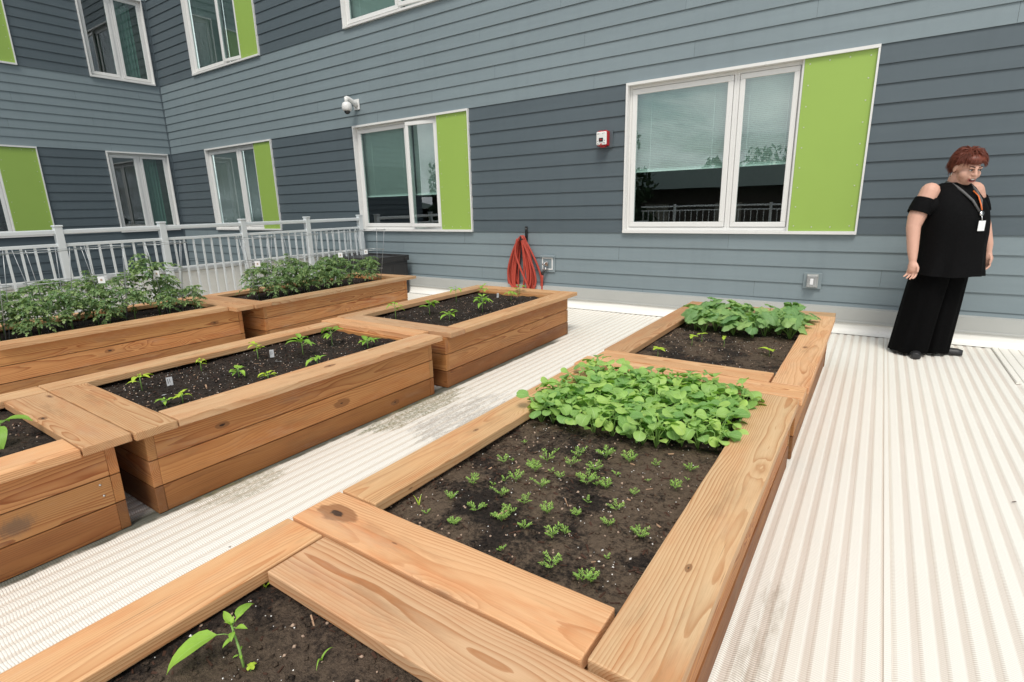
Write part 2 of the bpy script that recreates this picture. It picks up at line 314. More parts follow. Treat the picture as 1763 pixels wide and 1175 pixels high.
def box(bm, a, b, mi=0, bev=0, seg=1, T=None):
    x0, y0, z0 = a; x1, y1, z1 = b
    vs = [bm.verts.new(p) for p in ((x0, y0, z0), (x1, y0, z0), (x1, y1, z0), (x0, y1, z0), (x0, y0, z1), (x1, y0, z1), (x1, y1, z1), (x0, y1, z1))]
    fs = [bm.faces.new([vs[i] for i in q]) for q in ((0, 3, 2, 1), (4, 5, 6, 7), (0, 1, 5, 4), (1, 2, 6, 5), (2, 3, 7, 6), (3, 0, 4, 7))]
    for q in fs: q.material_index = mi
    if T:
        for v in vs: v.co = T(v.co)
    if bev:
        es = list({e for q in fs for e in q.edges})
        res = bmesh.ops.bevel(bm, geom=es, offset=bev, segments=seg, affect='EDGES', profile=.6)
        for q in res['faces']: q.material_index = mi
    return vs
def tube(bm, pts, rad, sides=8, mi=0, cap=True, closed=False):
    pts = [Vector(p) for p in pts]; n = len(pts); rings = []
    rr = rad if isinstance(rad, (list, tuple)) else [rad] * n
    up = Vector((0, 0, 1)); prev = None
    for i in range(n):
        if closed: t = (pts[(i + 1) % n] - pts[i - 1])
        else: t = pts[min(i + 1, n - 1)] - pts[max(i - 1, 0)]
        t.normalize()
        if prev is None:
            a = t.cross(up if abs(t.z) < .9 else Vector((1, 0, 0))).normalized()
        else: a = (prev - t * prev.dot(t)).normalized()
        prev = a; b = t.cross(a)
        rings.append([bm.verts.new(pts[i] + (a * math.cos(2 * math.pi * k / sides) + b * math.sin(2 * math.pi * k / sides)) * rr[i]) for k in range(sides)])
    rng = range(n if closed else n - 1)
    for i in rng:
        A, B = rings[i], rings[(i + 1) % n]
        for k in range(sides):
            q = bm.faces.new((A[k], A[(k + 1) % sides], B[(k + 1) % sides], B[k])); q.material_index = mi; q.smooth = True
    if cap and not closed:
        for R_ in (rings[0], rings[-1]):
            q = bm.faces.new(R_); q.material_index = mi
    return rings
def lathe(bm, prof, c=(0, 0, 0), seg=20, mi=0, axis='Z', Tm=None):
    rings = []
    for rad, h in prof:
        ring = []
        for k in range(seg):
            a = 2 * math.pi * k / seg; p = Vector((rad * math.cos(a), rad * math.sin(a), h))
            if axis == 'Y': p = Vector((p.x, -p.z, p.y))
            p = p + Vector(c)
            ring.append(bm.verts.new(p if not Tm else Tm @ p))
        rings.append(ring)
    for A, B in zip(rings, rings[1:]):
        for k in range(seg):
            q = bm.faces.new((A[k], A[(k + 1) % seg], B[(k + 1) % seg], B[k])); q.smooth = True; q.material_index = mi
    for R_ in (rings[0], rings[-1]):
        q = bm.faces.new(R_); q.material_index = mi
def dup(root, loc, rz, label=None, group=None, scale=None):
    c = root.copy(); COL.objects.link(c); c.location = loc; c.rotation_euler = (0, 0, rz)
    if label: c['label'] = label
    if group: c['group'] = group
    if scale: c.scale = (scale,) * 3
    for ch in root.children:
        k = ch.copy(); COL.objects.link(k); k.parent = c
        for g in ch.children:
            kk = g.copy(); COL.objects.link(kk); kk.parent = k
    return c

# ------------------------------------------------------------------ setting: ground, deck
YW = 4.72 * S; XW = -10.27 * S       # wall faces
YC = 4.655 * S                        # face of the curb at the wall foot
XR = -5.45 * S                        # railing line
bm = bmesh.new(); g0 = 300
vs = [bm.verts.new(p) for p in ((-g0, -g0, -4.3), (g0, -g0, -4.3), (g0, g0, -4.3), (-g0, g0, -4.3))]; bm.faces.new(vs)
MAT['asphalt'] = plain('asphalt', (.055, .055, .055), .9, .3, 0, .25, .6)
o = new_obj('ground', bm, 'asphalt'); o['kind'] = 'structure'; o['label'] = 'grey asphalt ground below the roof deck'
bm = bmesh.new(); box(bm, (-5.72 * S, -7.2, -.40), (14, YW + .02, -.012), 0)
o = new_obj('roof_deck', bm, 'membrane'); o['kind'] = 'structure'; o['label'] = 'white membrane roof deck under the matting'

def make_mat():
    bm = bmesh.new(); pitch = .0485 * S; y0, y1 = -7.0, 4.62 * S; xa, xb = -5.40 * S, 13.0
    seam = .127 * S
    prof = []
    k0 = int((xa - seam) / pitch) - 1; k1 = int((xb - seam) / pitch) + 1
    xs = []
    for k in range(k0, k1):
        c = seam + (k + .5) * pitch + (.006 if k >= 0 else -.006); h = .0042
        a = pitch * .22
        if k == 0: xs += [(seam - .011, 0), (seam - .0085, .006), (seam + .0085, .006), (seam + .011, 0)]
        xs += [(c - a - .010, 0), (c - a, h), (c + a, h), (c + a + .010, 0)]
    xs = [p for p in xs if xa < p[0] < xb]
    ys = [y0, -1.0, .4, 1.0, 1.6, 2.3, 3.0, 4.0, 5.0, y1]
    grid = [[bm.verts.new((x, y, z)) for x, z in xs] for y in ys]
    for i in range(len(ys) - 1):
        for j in range(len(xs) - 1): bm.faces.new((grid[i][j], grid[i][j + 1], grid[i + 1][j + 1], grid[i + 1][j]))
    for j in range(len(xs) - 1):
        pass
    o = new_obj('matting', bm, 'deck_mat', recalc=False); o['kind'] = 'structure'; o['label'] = 'white ribbed drainage matting laid over the roof deck'
make_mat()
# second piece of mat lying on top at the right, with a turned edge
bm = bmesh.new(); x0 = .706 * S; pitch = .0485 * S; y0, y1 = 3.80 * S, 4.60 * S
xs = [(x0, .009), (x0 + .004, .017), (x0 + .018, .017), (x0 + .021, .011)]
k = 1
while x0 + k * pitch < 3.2:
    c = x0 + k * pitch; a = pitch * .27; xs += [(c - a - .004, .010), (c - a, .0165), (c + a, .0165), (c + a + .004, .010)]; k += 1
g = []
for y in (y0, 4.2 * S, y1): g.append([bm.verts.new((x, y - (max(0, 1 - (x - x0) * 2) * .05 if y == y0 else 0), z)) for x, z in xs])
for A, B in zip(g, g[1:]):
    for j in range(len(xs) - 1): bm.faces.new((A[j], A[j + 1], B[j + 1], B[j]))
e = [v for v in g[0]]; low = [bm.verts.new((v.co.x, v.co.y, .004)) for v in e]
for j in range(len(e) - 1): bm.faces.new((low[j], low[j + 1], e[j + 1], e[j]))
lft = [bm.verts.new((x0, q[0].co.y, .004)) for q in g]
for j in range(2): bm.faces.new((lft[j], g[j][0], g[j + 1][0], lft[j + 1]))
o = new_obj('mat_strip', bm, 'deck_mat', recalc=False); tag(o, 'short extra strip of white ribbed matting by the wall at the far right', 'mat')

# ------------------------------------------------------------------ building
bld = thing('apartment_building', 'blue grey lap sided apartment building with white windows and lime green panels', 'building', (0, YW, 0))
def P_main(u, v, w): return Vector((u, YW - w, v))
def P_left(u, v, w): return Vector((XW + w, u, v))
def rel(p): return p - Vector((0, YW, 0))
Z1, Z2 = .735 * S, 2.0 * S; FL = 2.34 * S; WW, WH = 1.82 * S, 1.265 * S
main_wins = [(x * S, z) for z in (Z1, Z1 + FL, Z1 + 2 * FL) for x in (-9.11, -5.535, -1.96, 1.615, 5.19)]
left_wide = [(1.065 * S, z) for z in (Z1, Z1 + FL, Z1 + 2 * FL)] + [(-3.5 * S, z) for z in (Z1, Z1 + FL)]
left_narrow = [(3.74 * S, z) for z in (Z1, Z1 + FL, Z1 + 2 * FL)]; NW = .905 * S
openM = [(x, x + WW, z, z + WH) for x, z in main_wins]
openL = [(x, x + WW, z, z + WH) for x, z in left_wide] + [(x, x + NW, z, z + WH) for x, z in left_narrow]
# courses
courses = []          # (z0,z1,dark?)
zb = .195 * S; courses.append((zb, zb + .042, 0)); z = zb + .042
n4 = 4; h4 = (Z1 - z) / n4
for i in range(n4): courses.append((z, z + h4, 0)); z += h4
base_courses = []; zz = zb - .145
while zz > -4.3: base_courses.append((zz, zz + .145, 0)); zz -= .145
for s_ in range(3):
    hd = WH / 10; 
    for i in range(10): courses.append((z, z + hd, 1)); z += hd
    hl = (FL - WH) / 9
    for i in range(9): courses.append((z, z + hl, 0)); z += hl
def siding(name, Pf, u0, u1, cs, opens, want, mat, joints={}):
    bm = bmesh.new(); tl = bm.faces.layers.float.new('tone_f')
    rg = random.Random(hash(name) % 1000 if False else len(name) * 7 + want)
    tones = []
    for ci, (z0, z1, dk) in enumerate(cs):
        if dk != want: continue
        ivs = [(u0, u1)]
        for (a, b, c, e) in opens:
            if c < z1 - .01 and e > z0 + .01:
                nv = []
                for p, q in ivs:
                    if b <= p or a >= q: nv.append((p, q)); continue
                    if a > p: nv.append((p, a))
                    if b < q: nv.append((b, q))
                ivs = nv
        # joints every 12 ft, staggered by course
        st = u0 + ((ci * 1.17) % 3.66) + rg.uniform(-.2, .2) + (900 if want else 0); js = []
        while st < u1: js.append(st); st += 3.66
        for p, q in ivs:
            cuts = [p] + [j for j in js if p + .25 < j < q - .25] + [q]
            for a, b in zip(cuts, cuts[1:]):
                ga = .0009 if a != p else 0; gb = .0009 if b != q else 0
                tb, tt = .0155 + rg.uniform(-.0013, .0013), .0065      # outward offset at bottom / top
                zz0, zz1 = z0 + .0008, z1 + .012
                pts = [Pf(a + ga, zz0, tb), Pf(b - gb, zz0, tb), Pf(b - gb, zz1, tt - .0072 + .0030), Pf(a + ga, zz1, tt - .0072 + .0030)]
                back = [Pf(a + ga, zz0, tb - .008), Pf(b - gb, zz0, tb - .008)]
                V = [bm.verts.new(rel(x)) for x in pts]; B = [bm.verts.new(rel(x)) for x in back]
                t = rg.random()
                for fv in ((V[0], V[1], V[2], V[3]), (B[0], B[1], V[1], V[0])):
                    fc = bm.faces.new(fv); fc[tl] = t
    me_t = bm.faces.layers.float['tone_f']
    vals = []
    for fc in bm.faces: vals.append(fc[me_t])
    me = bpy.data.meshes.new(name); bm.to_mesh(me); bm.free()
    at = me.attributes.new('tone', 'FLOAT', 'FACE'); at.data.foreach_set('value', vals)
    me.materials.append(MAT[mat]); o = bpy.data.objects.new(name, me); COL.objects.link(o); o.parent = bld
    return o
XE = 9.0 * S; YS = -7.5 * S
allc = base_courses + courses
siding('light_siding', P_main, XW, XE, courses, openM, 0, 'siding_light'); siding('dark_siding', P_main, XW, XE, courses, openM, 1, 'siding_dark')
siding('light_siding', P_main, XW, XR - .1, base_courses, [], 0, 'siding_light')
siding('light_siding', P_left, YS, YW, [c for c in allc if c[0] >= Z2 - .01 ], openL, 0, 'siding_light')
siding('dark_siding', P_left, YS, YW, [(a, b, 1) for a, b, c in allc if c == 1 or a < Z2 - .05], openL, 1, 'siding_dark')
# backing sheets (behind the boards) with the openings cut out, and dark rooms behind
def backing(Pf, u0, u1, zlo, zhi, opens, wv=-.012):
    bm = bmesh.new(); us = sorted({u0, u1, *[a for o_ in opens for a in o_[:2]]}); zs = sorted({zlo, zhi, *[a for o_ in opens for a in o_[2:]]})
    for a, b in zip(us, us[1:]):
        for c, e in zip(zs, zs[1:]):
            cu, cz_ = (a + b) / 2, (c + e) / 2
            if any(o_[0] < cu < o_[1] and o_[2] < cz_ < o_[3] for o_ in opens): continue
            bm.faces.new([bm.verts.new(rel(Pf(*q, wv))) for q in ((a, c), (b, c), (b, e), (a, e))])
    bmesh.ops.remove_doubles(bm, verts=bm.verts, dist=.0001)
    return new_obj('sheathing', bm, 'backing', bld)
zt = courses[-1][1]
backing(P_main, XW, XE, -4.3, zt, openM); backing(P_left, YS, YW, -4.3, zt, openL)
bm = bmesh.new()
for fz in range(3):
    a = Z1 - .75 + fz * FL
    box(bm, (XW + .35, .14, a), (XE, .16 + 3.2, a + .03)); box(bm, (XW + .35, .14, a + FL - .12), (XE, 3.36, a + FL - .09)); box(bm, (XW + .35, 3.3, a + .04), (XE, 3.34, a + FL - .13))
    for xx in (-7.2 * S, -3.62 * S, -.05 * S): box(bm, (xx, .14, a + .04), (xx + .1, 3.3, a + FL - .13))
    ya = YS - YW
    box(bm, (XW - 3.3, ya, a), (XW - .14, -.3, a + .03)); box(bm, (XW - 3.3, ya, a + FL - .12), (XW - .14, -.3, a + FL - .09)); box(bm, (XW - 3.34, ya, a + .04), (XW - 3.3, -.3, a + FL - .13)); box(bm, (XW - 3.28, -.28, a + .04), (XW - .14, -.02, a + FL - .13)); box(bm, (XW - 3.28, .95 * S + 2.75 - YW, a + .04), (XW - .14, .95 * S + 2.85 - YW, a + FL - .13))
new_obj('interior_wall', bm, 'interior', bld)
# inside corner post, trim under windows, parapet coping on top
bm = bmesh.new(); box(bm, (XW - .0, -.032, -4.3), (XW + .032, 0.0, zt)); new_obj('corner_trim', bm, 'siding_dark', bld)
bm = bmesh.new(); box(bm, (XW - .2, -.06, zt), (XE, .3, zt + .12), 0, .005); box(bm, (XW - .3, YS - YW, zt), (XW + .06, -.06, zt + .12), 0, .005); new_obj('coping', bm, 'cap_grey', bld)
# flashing strip and membrane curb at the wall foot
bm = bmesh.new(); box(bm, (XR - .2, YC + .004 - YW, .085 * S), (XE, -.012, zb - .004), 0)
box(bm, (XR - .2, YC - .006 - YW, .085 * S - .002), (XE, YC + .004 - YW, .099 * S), 0, .002); box(bm, (XR - .2, -.03, zb - .004), (XE, -.012, zb + .001)); new_obj('flashing', bm, 'flashing', bld)

def window(Pf, u, z, ww, split, panel, blind, open_a=0, label=None):
    """a window: projecting metal surround, sashes with glass, a lime panel. Returned as one part of the building."""
    hh = WH
    def bx(bm, a, b, mi=0, bev=0): box(bm, a, b, mi, bev, 1, lambda c: rel(Pf(u + c.x, z + c.y, c.z)))
    bm = bmesh.new(); t = .016; pr = .042; dp = -.075
    bx(bm, (0, hh - .028, -.07), (ww, hh, pr), 0); bx(bm, (0, 0, -.07), (ww, .030, pr + .004), 0)
    bx(bm, (0, .030, -.07), (.024, hh - .028, pr - .002), 0); bx(bm, (ww - t, .030, -.07), (ww, hh - .028, pr - .002), 0)
    fr = new_obj('window', bm, 'window_white', bld)
    x0 = .024; x1 = ww - t; xp = x1 - panel
    y0, y1 = .030, hh - .028
    xs = x0 + (xp - x0) * split
    segs = [(x0, xs, 0), (xs, xp, 1)]
    for a, b, k in segs:
        ang = open_a if k == 1 else 0
        fw = .055 if k == 0 else .05
        # outer fixed frame
        bm = bmesh.new(); o1 = -.070; o2 = -.030; ofw = .034
        for q in (((a, y0, o1), (b, y0 + ofw, o2)), ((a, y1 - ofw, o1), (b, y1, o2)), ((a, y0 + ofw, o1), (a + ofw * .8, y1 - ofw, o2)), ((b - ofw * .8, y0 + ofw, o1), (b, y1 - ofw, o2))): bx(bm, *q, 0, .003)
        new_obj('frame', bm, 'window_white', fr)
        # sash
        a2, b2, c2, d2 = a + ofw * .8 + .004, b - ofw * .8 - .004, y0 + ofw + .004, y1 - ofw - .004
        w1_, w2_ = -.062, -.022
        def bo(bm, A, B, mi=0, bev=0):
            def T(c):
                if ang:
                    dx = c.x - b2; dz = c.z - w2_
                    c = Vector((b2 + dx * math.cos(ang) + dz * math.sin(ang), c.y, w2_ - dx * math.sin(ang) + dz * math.cos(ang) + .012))
                return rel(Pf(u + c.x, z + c.y, c.z))
            box(bm, A, B, mi, bev, 1, T)
        bm = bmesh.new()
        for q in (((a2, c2, w1_), (b2, c2 + fw, w2_)), ((a2, d2 - fw, w1_), (b2, d2, w2_)), ((a2, c2 + fw, w1_), (a2 + fw, d2 - fw, w2_)), ((b2 - fw, c2 + fw, w1_), (b2, d2 - fw, w2_))): bo(bm, *q, 0, .004)
        new_obj('sash', bm, 'window_white', fr)
        bm = bmesh.new(); q = [(a2 + fw - .005, c2 + fw - .005), (b2 - fw + .005, c2 + fw - .005), (b2 - fw + .005, d2 - fw + .005), (a2 + fw - .005, d2 - fw + .005)]
        vv = []
        for (x, y) in q:
            wz = w2_ - .015; dx = x - b2
            if ang: x_, w_ = b2 + dx * math.cos(ang) - .015 * math.sin(ang), w2_ - dx * math.sin(ang) - .015 * math.cos(ang) + .012
            else: x_, w_ = x, wz
            vv.append(bm.verts.new(rel(Pf(u + x_, z + y, w_))))
        bm.faces.new(vv); new_obj('glass_pane', bm, 'glass', fr)
        # blind
        if blind:
            bm = bmesh.new(); top = y1 - .02; bot = y1 - (y1 - y0) * blind; yy = top; wb = -.115
            bx(bm, (a + .01, top - .03, wb - .03), (b - .01, top + .01, wb + .005))
            while yy > bot:
                vs_ = [bm.verts.new(rel(Pf(u + x_, z + y_, w_))) for x_, y_, w_ in ((a + .012, yy, wb), (b - .012, yy, wb), (b - .012, yy - .0155, wb - .014), (a + .012, yy - .0155, wb - .014))]
                bm.faces.new(vs_); yy -= .0185
            bx(bm, (a + .012, yy - .02, wb - .02), (b - .012, yy, wb))
            for cx_ in (.2, .8):
                xx = a + (b - a) * cx_; bx(bm, (xx - .0015, yy, wb + .001), (xx + .0015, top, wb + .003))
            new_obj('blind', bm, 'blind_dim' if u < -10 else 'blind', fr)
    if panel:
        bm = bmesh.new(); bx(bm, (xp + .004, y0, -.06), (x1, y1, .018), 0, .002)
        rv = []
        m = .05
        for i in range(9):
            yy = y0 + m + (y1 - y0 - 2 * m) * i / 8
            rv += [(xp + m, yy), (x1 - m, yy)]
        for i in range(1, 3): rv += [(xp + m + (panel - 2 * m) * i / 3, y0 + m * .8), (xp + m + (panel - 2 * m) * i / 3, y1 - m * .8)]
        for (x, y) in rv: bx(bm, (x - .006, y - .006, .0175), (x + .006, y + .006, .0215), 1, .002)
        new_obj('green_panel', bm, ['green', 'rivet'], fr)
        bm = bmesh.new(); bx(bm, (xp - .012, y0, -.05), (xp + .003, y1, .010), 0); new_obj('mullion', bm, 'window_white', fr)
    return fr
bl = {(-1.96, 0): .57, (-5.535, 0): .66, (-9.11, 0): .95, (-9.11, 1): .98, (-5.535, 1): .98}
for x, z_ in main_wins:
    lv = round((z_ - Z1) / FL); kx = round(x / S, 3)
    oa = 0
    if (kx, lv) == (-5.535, 0): oa = R(9)
    if (kx, lv) == (-9.11, 1): oa = R(5)
    if (kx, lv) == (-5.535, 1): oa = R(5)
    window(P_main, x, z_, WW, .655, .445 * S, bl.get((kx, lv), .7), oa)
for x, z_ in left_wide: window(P_left, x, z_, WW, .655, .445 * S, 0)
for x, z_ in left_narrow: window(P_left, x, z_, NW, .5, 0, 0)
# curtains in the left wall windows
MAT['curtain'] = plain('curtain', (.20, .30, .26), .8)
for x, z_ in left_narrow:
    bm = bmesh.new(); n_ = 60; A = []; B = []
    for i in range(n_ + 1):
        u_ = x + NW * (.50 + .48 * i / n_); wv = -.17 + .022 * math.sin(i * .9) + .008 * math.sin(i * 2.3)
        A.append(bm.verts.new(rel(P_left(u_, z_ + .02, wv)))); B.append(bm.verts.new(rel(P_left(u_, z_ + WH - .02, wv))))
    for i in range(n_): bm.faces.new((A[i], A[i + 1], B[i + 1], B[i]))
    new_obj('curtain', bm, 'curtain', bld, smooth=True)

# membrane upturn along the wall
bm = bmesh.new(); box(bm, (XR - .2, YC + .012, -.01), (XE, YW - .016, .085 * S), 0)
prof = [(4.60 * S, .009), (4.625 * S, .012), (4.648 * S, .03), (YC + .004, .06), (YC + .011, .086 * S)]
A = None
for k, (y, z_) in enumerate(prof):
    B = [bm.verts.new((XR - .2 + (XE - XR + .2) * i / 40, y + .004 * math.sin(i * 1.7), z_)) for i in range(41)]
    if A:
        for i in range(40): bm.faces.new((A[i], A[i + 1], B[i + 1], B[i])).smooth = True
    A = B
o = new_obj('membrane_curb', bm, 'membrane'); tag(o, 'white membrane curb running along the foot of the sided wall', 'curb')
# parapet beyond the railing
bm = bmesh.new(); box(bm, (-5.72 * S, -7.2, -4.2), (-5.55 * S, YC, .462 * S), 0, .01)
para = thing('parapet_wall', 'low white parapet wall behind the grey railing', 'wall', (0, 0, 0)); new_obj('wall_face', bm, 'membrane', para)
bm = bmesh.new(); box(bm, (-5.76 * S, -7.25, .463 * S), (-5.525 * S, YC, .495 * S), 0, .006); new_obj('coping', bm, 'cap_grey', para)

# ------------------------------------------------------------------ railing
def railing(name, label, p0, dirv, n_sp, spacing, first, mat='rail', step=.083 * S):
    t = thing(name, label, 'railing', p0); dx, dy = dirv; pts = [first + i * spacing for i in range(n_sp)]
    def T(c): return Vector((c.x * dy + c.y * dx, c.y * dy - c.x * dx, c.z))     # local y runs along the rail
    for i, s in enumerate(pts):
        bm = bmesh.new(); box(bm, (-.035, s - .035, 0), (.035, s + .035, .925 * S), 0, .004, 2, T); box(bm, (-.042, s - .042, .925 * S), (.042, s + .042, .94 * S), 0, .008, 2, T)
        box(bm, (-.07, s - .07, 0), (.07, s + .07, .01), 0, .002, 1, T); new_obj('post', bm, mat, t)
    a, b = pts[0], pts[-1]
    bm = bmesh.new(); box(bm, (-.03, a - 1.2, .868 * S), (.03, b, .905 * S), 0, .01, 2, T); new_obj('top_rail', bm, mat, t)
    bm = bmesh.new(); box(bm, (-.018, a - 1.2, .770 * S), (.018, b, .795 * S), 0, .003, 1, T); new_obj('middle_rail', bm, mat, t)
    bm = bmesh.new(); box(bm, (-.018, a - 1.2, .08), (.018, b, .11), 0, .003, 1, T); new_obj('bottom_rail', bm, mat, t)
    for i in range(-1, n_sp - 1):
        s0 = first + i * spacing; k = int(spacing / step)
        st = spacing / k
        for j in range(1, k):
            s = s0 + j * st
            if s < a - 1.15: continue
            bm = bmesh.new(); box(bm, (-.0095, s - .0095, .11), (.0095, s + .0095, .770 * S), 0, 0, 1, T); new_obj('baluster', bm, mat, t)
    return t
railing('railing', 'light grey metal railing along the left deck edge, in front of the parapet', (XR, 0, 0), (0, 1), 7, .764 * S, 0.02 * S)
railing('railing', 'light grey metal railing on the far side, mirrored in the windows', (-6.0, -6.3, 0), (1, 0), 9, 1.5, .1, 'rail', .18)

# ------------------------------------------------------------------ planters
ZT = .325 * S; TH = .0285 * S
KN = [(-.955, .665, .325, .042, 'k'), (-2.33, .50, .325, .016, 'k'), (-1.97, 1.42, .325, .022, 'k'), (-1.933, .30, .15, .05, 's'), (-1.933, .05, .10, .02, 'k'),
      (-1.933, 1.43, .15, .030, 'k'), (-1.933, 1.0, .09, .022, 'k'), (-1.933, 1.75, .05, .02, 'k'), (-1.933, .9, .24, .018, 'k'), (-1.933, 2.42, .15, .018, 'k'), (-1.933, 2.85, .14, .028, 'k'),
      (-1.933, 3.1, .05, .02, 'k'), (-3.965, 1.92, .22, .022, 'k'), (-3.965, 1.25, .17, .02, 'k'), (-.225, .9, .325, .010, 'k'), (-.225, 2.75, .325, .016, 'k'), (-.97, 1.2, .325, .009, 'k')]
def plank(name, a, b, wid, th, horiz, mat, parent, tint=(1, 1, 1), bev=.0035, label=None, taper=0, jit=0, knot=None, scuff=None):
    """a..b: centre line (2-D), z given in a[2]; horiz: wide face up"""
    a = Vector(a); b = Vector(b); Ln = (b - a).length; ang = math.atan2(b.y - a.y, b.x - a.x)
    bm = bmesh.new(); w2, t2 = (wid / 2, th / 2)
    box(bm, (-Ln / 2, -w2, -t2), (Ln / 2, w2, t2), 0)
    long = [e for e in bm.edges if abs((e.verts[0].co - e.verts[1].co).x) > Ln * .9]
    bmesh.ops.subdivide_edges(bm, edges=long, cuts=10, use_grid_fill=True)
    sd = random.random() * 100
    for v in bm.verts:
        q = mnoise.noise(Vector((v.co.x * 1.5 + sd, v.co.y * 4, v.co.z * 4))); q2 = mnoise.noise(Vector((v.co.x * 5 + sd, v.co.y * 9, 5 + v.co.z * 9)))
        v.co.z += q * .0022 + q2 * .0008; v.co.y += q2 * .0012 + q * .001
    es = [e for e in bm.edges if len(e.link_faces) == 2 and e.calc_face_angle(0) > 1.0]
    if bev: bmesh.ops.bevel(bm, geom=es, offset=bev, segments=2, affect='EDGES', profile=.6)
    o = new_obj(name, bm, mat, parent)
    c = (a + b) / 2; o.location = (c.x, c.y, a.z); rx = 0 if horiz else R(90)
    o.rotation_euler = Euler((rx, 0, ang + (jit)), 'XYZ')
    o.color = tuple(tint) + (1,)
    wx = Vector((parent.location.x, parent.location.y, 0)); inv = (Matrix.Translation(o.location) @ o.rotation_euler.to_matrix().to_4x4()).inverted()
    o['kx'], o['ky'], o['kr'] = 90.0, 90.0, .02; o['sx'], o['sy'] = 90.0, 90.0
    if parent.rotation_euler.z == 0:
        for (kx_, ky_, kz_, kr_, kind_) in KNOTS:
            q = inv @ (Vector((kx_, ky_, kz_)) - wx)
            if abs(q.x) < Ln / 2 and abs(q.y) < w2 and abs(q.z) < t2 + .012:
                if kind_ == 'k': o['kx'], o['ky'], o['kr'] = q.x, q.y, kr_
                else: o['sx'], o['sy'] = q.x, q.y
    if label: o['label'] = label
    return o
KNOTS = [(x_ * S, y_ * S, z_ * S, r_, k_) for x_, y_, z_, r_, k_ in KN]
rt = random.Random(11)
def tintv(base=1.0, v=.10):
    k = base * (1 + rt.uniform(-v, v)); wv = rt.uniform(-.05, .05); return (k * (1 + wv), k, k * (1 - wv * 1.5))
def planter(label, body, caps, rz=0, pivot=None, soil_z=.283 * S, silt=1.0, lit=1.0, soil_label='', seed=1, damp_rows=1):
    x0, x1, y0, y1 = [q * S for q in body]
    px, py = (pivot[0] * S, pivot[1] * S) if pivot else (x0, y0)
    t = thing('raised_planter', label, 'planter', (px, py, 0), rz, 'raised cedar planters on the deck')
    hb = ZT - TH - .0025; n = 3; h = hb / n; th = .028 * S
    for i in range(n):
        zc_ = .004 + h * (i + .5); hh_ = h - .0045
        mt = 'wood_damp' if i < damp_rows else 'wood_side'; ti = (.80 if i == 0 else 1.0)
        for (a, b) in (((x1 - th / 2, y0 + th), (x1 - th / 2, y1 - th)), ((x0 + th / 2, y0 + th), (x0 + th / 2, y1 - th))):
            ju = rt.uniform(-.0022, .0022)
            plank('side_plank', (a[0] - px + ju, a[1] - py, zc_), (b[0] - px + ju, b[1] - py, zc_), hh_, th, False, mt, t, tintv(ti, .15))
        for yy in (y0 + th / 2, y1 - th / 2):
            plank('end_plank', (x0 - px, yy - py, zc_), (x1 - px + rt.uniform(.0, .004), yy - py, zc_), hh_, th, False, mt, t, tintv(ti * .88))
    for cp in caps:
        a0, b0, c0, d0 = [q * S for q in cp[:4]]; tn = cp[4] if len(cp) > 4 else 1.0; ja = cp[5] if len(cp) > 5 else 0; dz = cp[6] if len(cp) > 6 else 0
        zc_ = ZT - TH / 2 + dz
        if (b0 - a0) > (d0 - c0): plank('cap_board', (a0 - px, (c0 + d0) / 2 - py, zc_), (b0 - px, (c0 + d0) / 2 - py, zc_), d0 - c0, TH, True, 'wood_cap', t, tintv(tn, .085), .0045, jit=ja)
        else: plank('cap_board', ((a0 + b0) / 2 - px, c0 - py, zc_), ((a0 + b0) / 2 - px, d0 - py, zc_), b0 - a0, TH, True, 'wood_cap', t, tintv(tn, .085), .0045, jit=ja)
    # soil
    rg = random.Random(seed); bm = bmesh.new(); step = .022 if lit >= 1 else .03
    sx0, sx1, sy0, sy1 = x0 + th, x1 - th, y0 + th, y1 - th
    if sy0 < -1.2: sy0 = -1.2
    nx, ny = int((sx1 - sx0) / step), int((sy1 - sy0) / step)
    gr = []
    def sh(x, y):
        return .016 * mnoise.noise(Vector((x * 3, y * 3, seed))) + .009 * mnoise.noise(Vector((x * 14, y * 14, seed))) + .006 * mnoise.noise(Vector((x * 38, y * 38, seed)))
    for j in range(ny + 1):
        row = []
        for i in range(nx + 1):
            x = sx0 + (sx1 - sx0) * i / nx; y = sy0 + (sy1 - sy0) * j / ny
            row.append(bm.verts.new((x - px, y - py, soil_z + sh(x, y))))
        gr.append(row)
    for j in range(ny):
        for i in range(nx): bm.faces.new((gr[j][i], gr[j][i + 1], gr[j + 1][i + 1], gr[j + 1][i])).smooth = True
    area = (sx1 - sx0) * (sy1 - sy0)
    def chip(x, y, lx, ly, lz, mi, lump):
        z0_ = soil_z + sh(x, y) + lz * .25; a = rg.uniform(0, 6.28); e = Euler((rg.uniform(-.5, .5), rg.uniform(-.5, .5), a)).to_matrix()
        if lump:
            vs_ = []
            for s_ in ((1, 0, 0), (-1, 0, 0), (0, 1, 0), (0, -1, 0), (0, 0, 1), (0, 0, -1)):
                v_ = Vector((s_[0] * lx, s_[1] * ly, s_[2] * lz)) * rg.uniform(.7, 1.2); vs_.append(bm.verts.new(Vector((x - px, y - py, z0_)) + e @ v_))
            for q in ((0, 2, 4), (2, 1, 4), (1, 3, 4), (3, 0, 4), (2, 0, 5), (1, 2, 5), (3, 1, 5), (0, 3, 5)):
                fc = bm.faces.new([vs_[k] for k in q]); fc.material_index = mi; fc.smooth = lump > 1
        else:
            vs_ = [bm.verts.new(Vector((x - px, y - py, z0_)) + e @ Vector(p)) for p in ((-lx, -ly, 0), (lx, -ly * .6, 0), (lx, ly * .6, lz), (-lx, ly, lz), (-lx, -ly, lz), (lx, -ly, lz * 1.2))]
            for q in ((0, 1, 2, 3), (0, 1, 5, 4), (4, 5, 2, 3)): fc = bm.faces.new([vs_[k] for k in q]); fc.material_index = mi
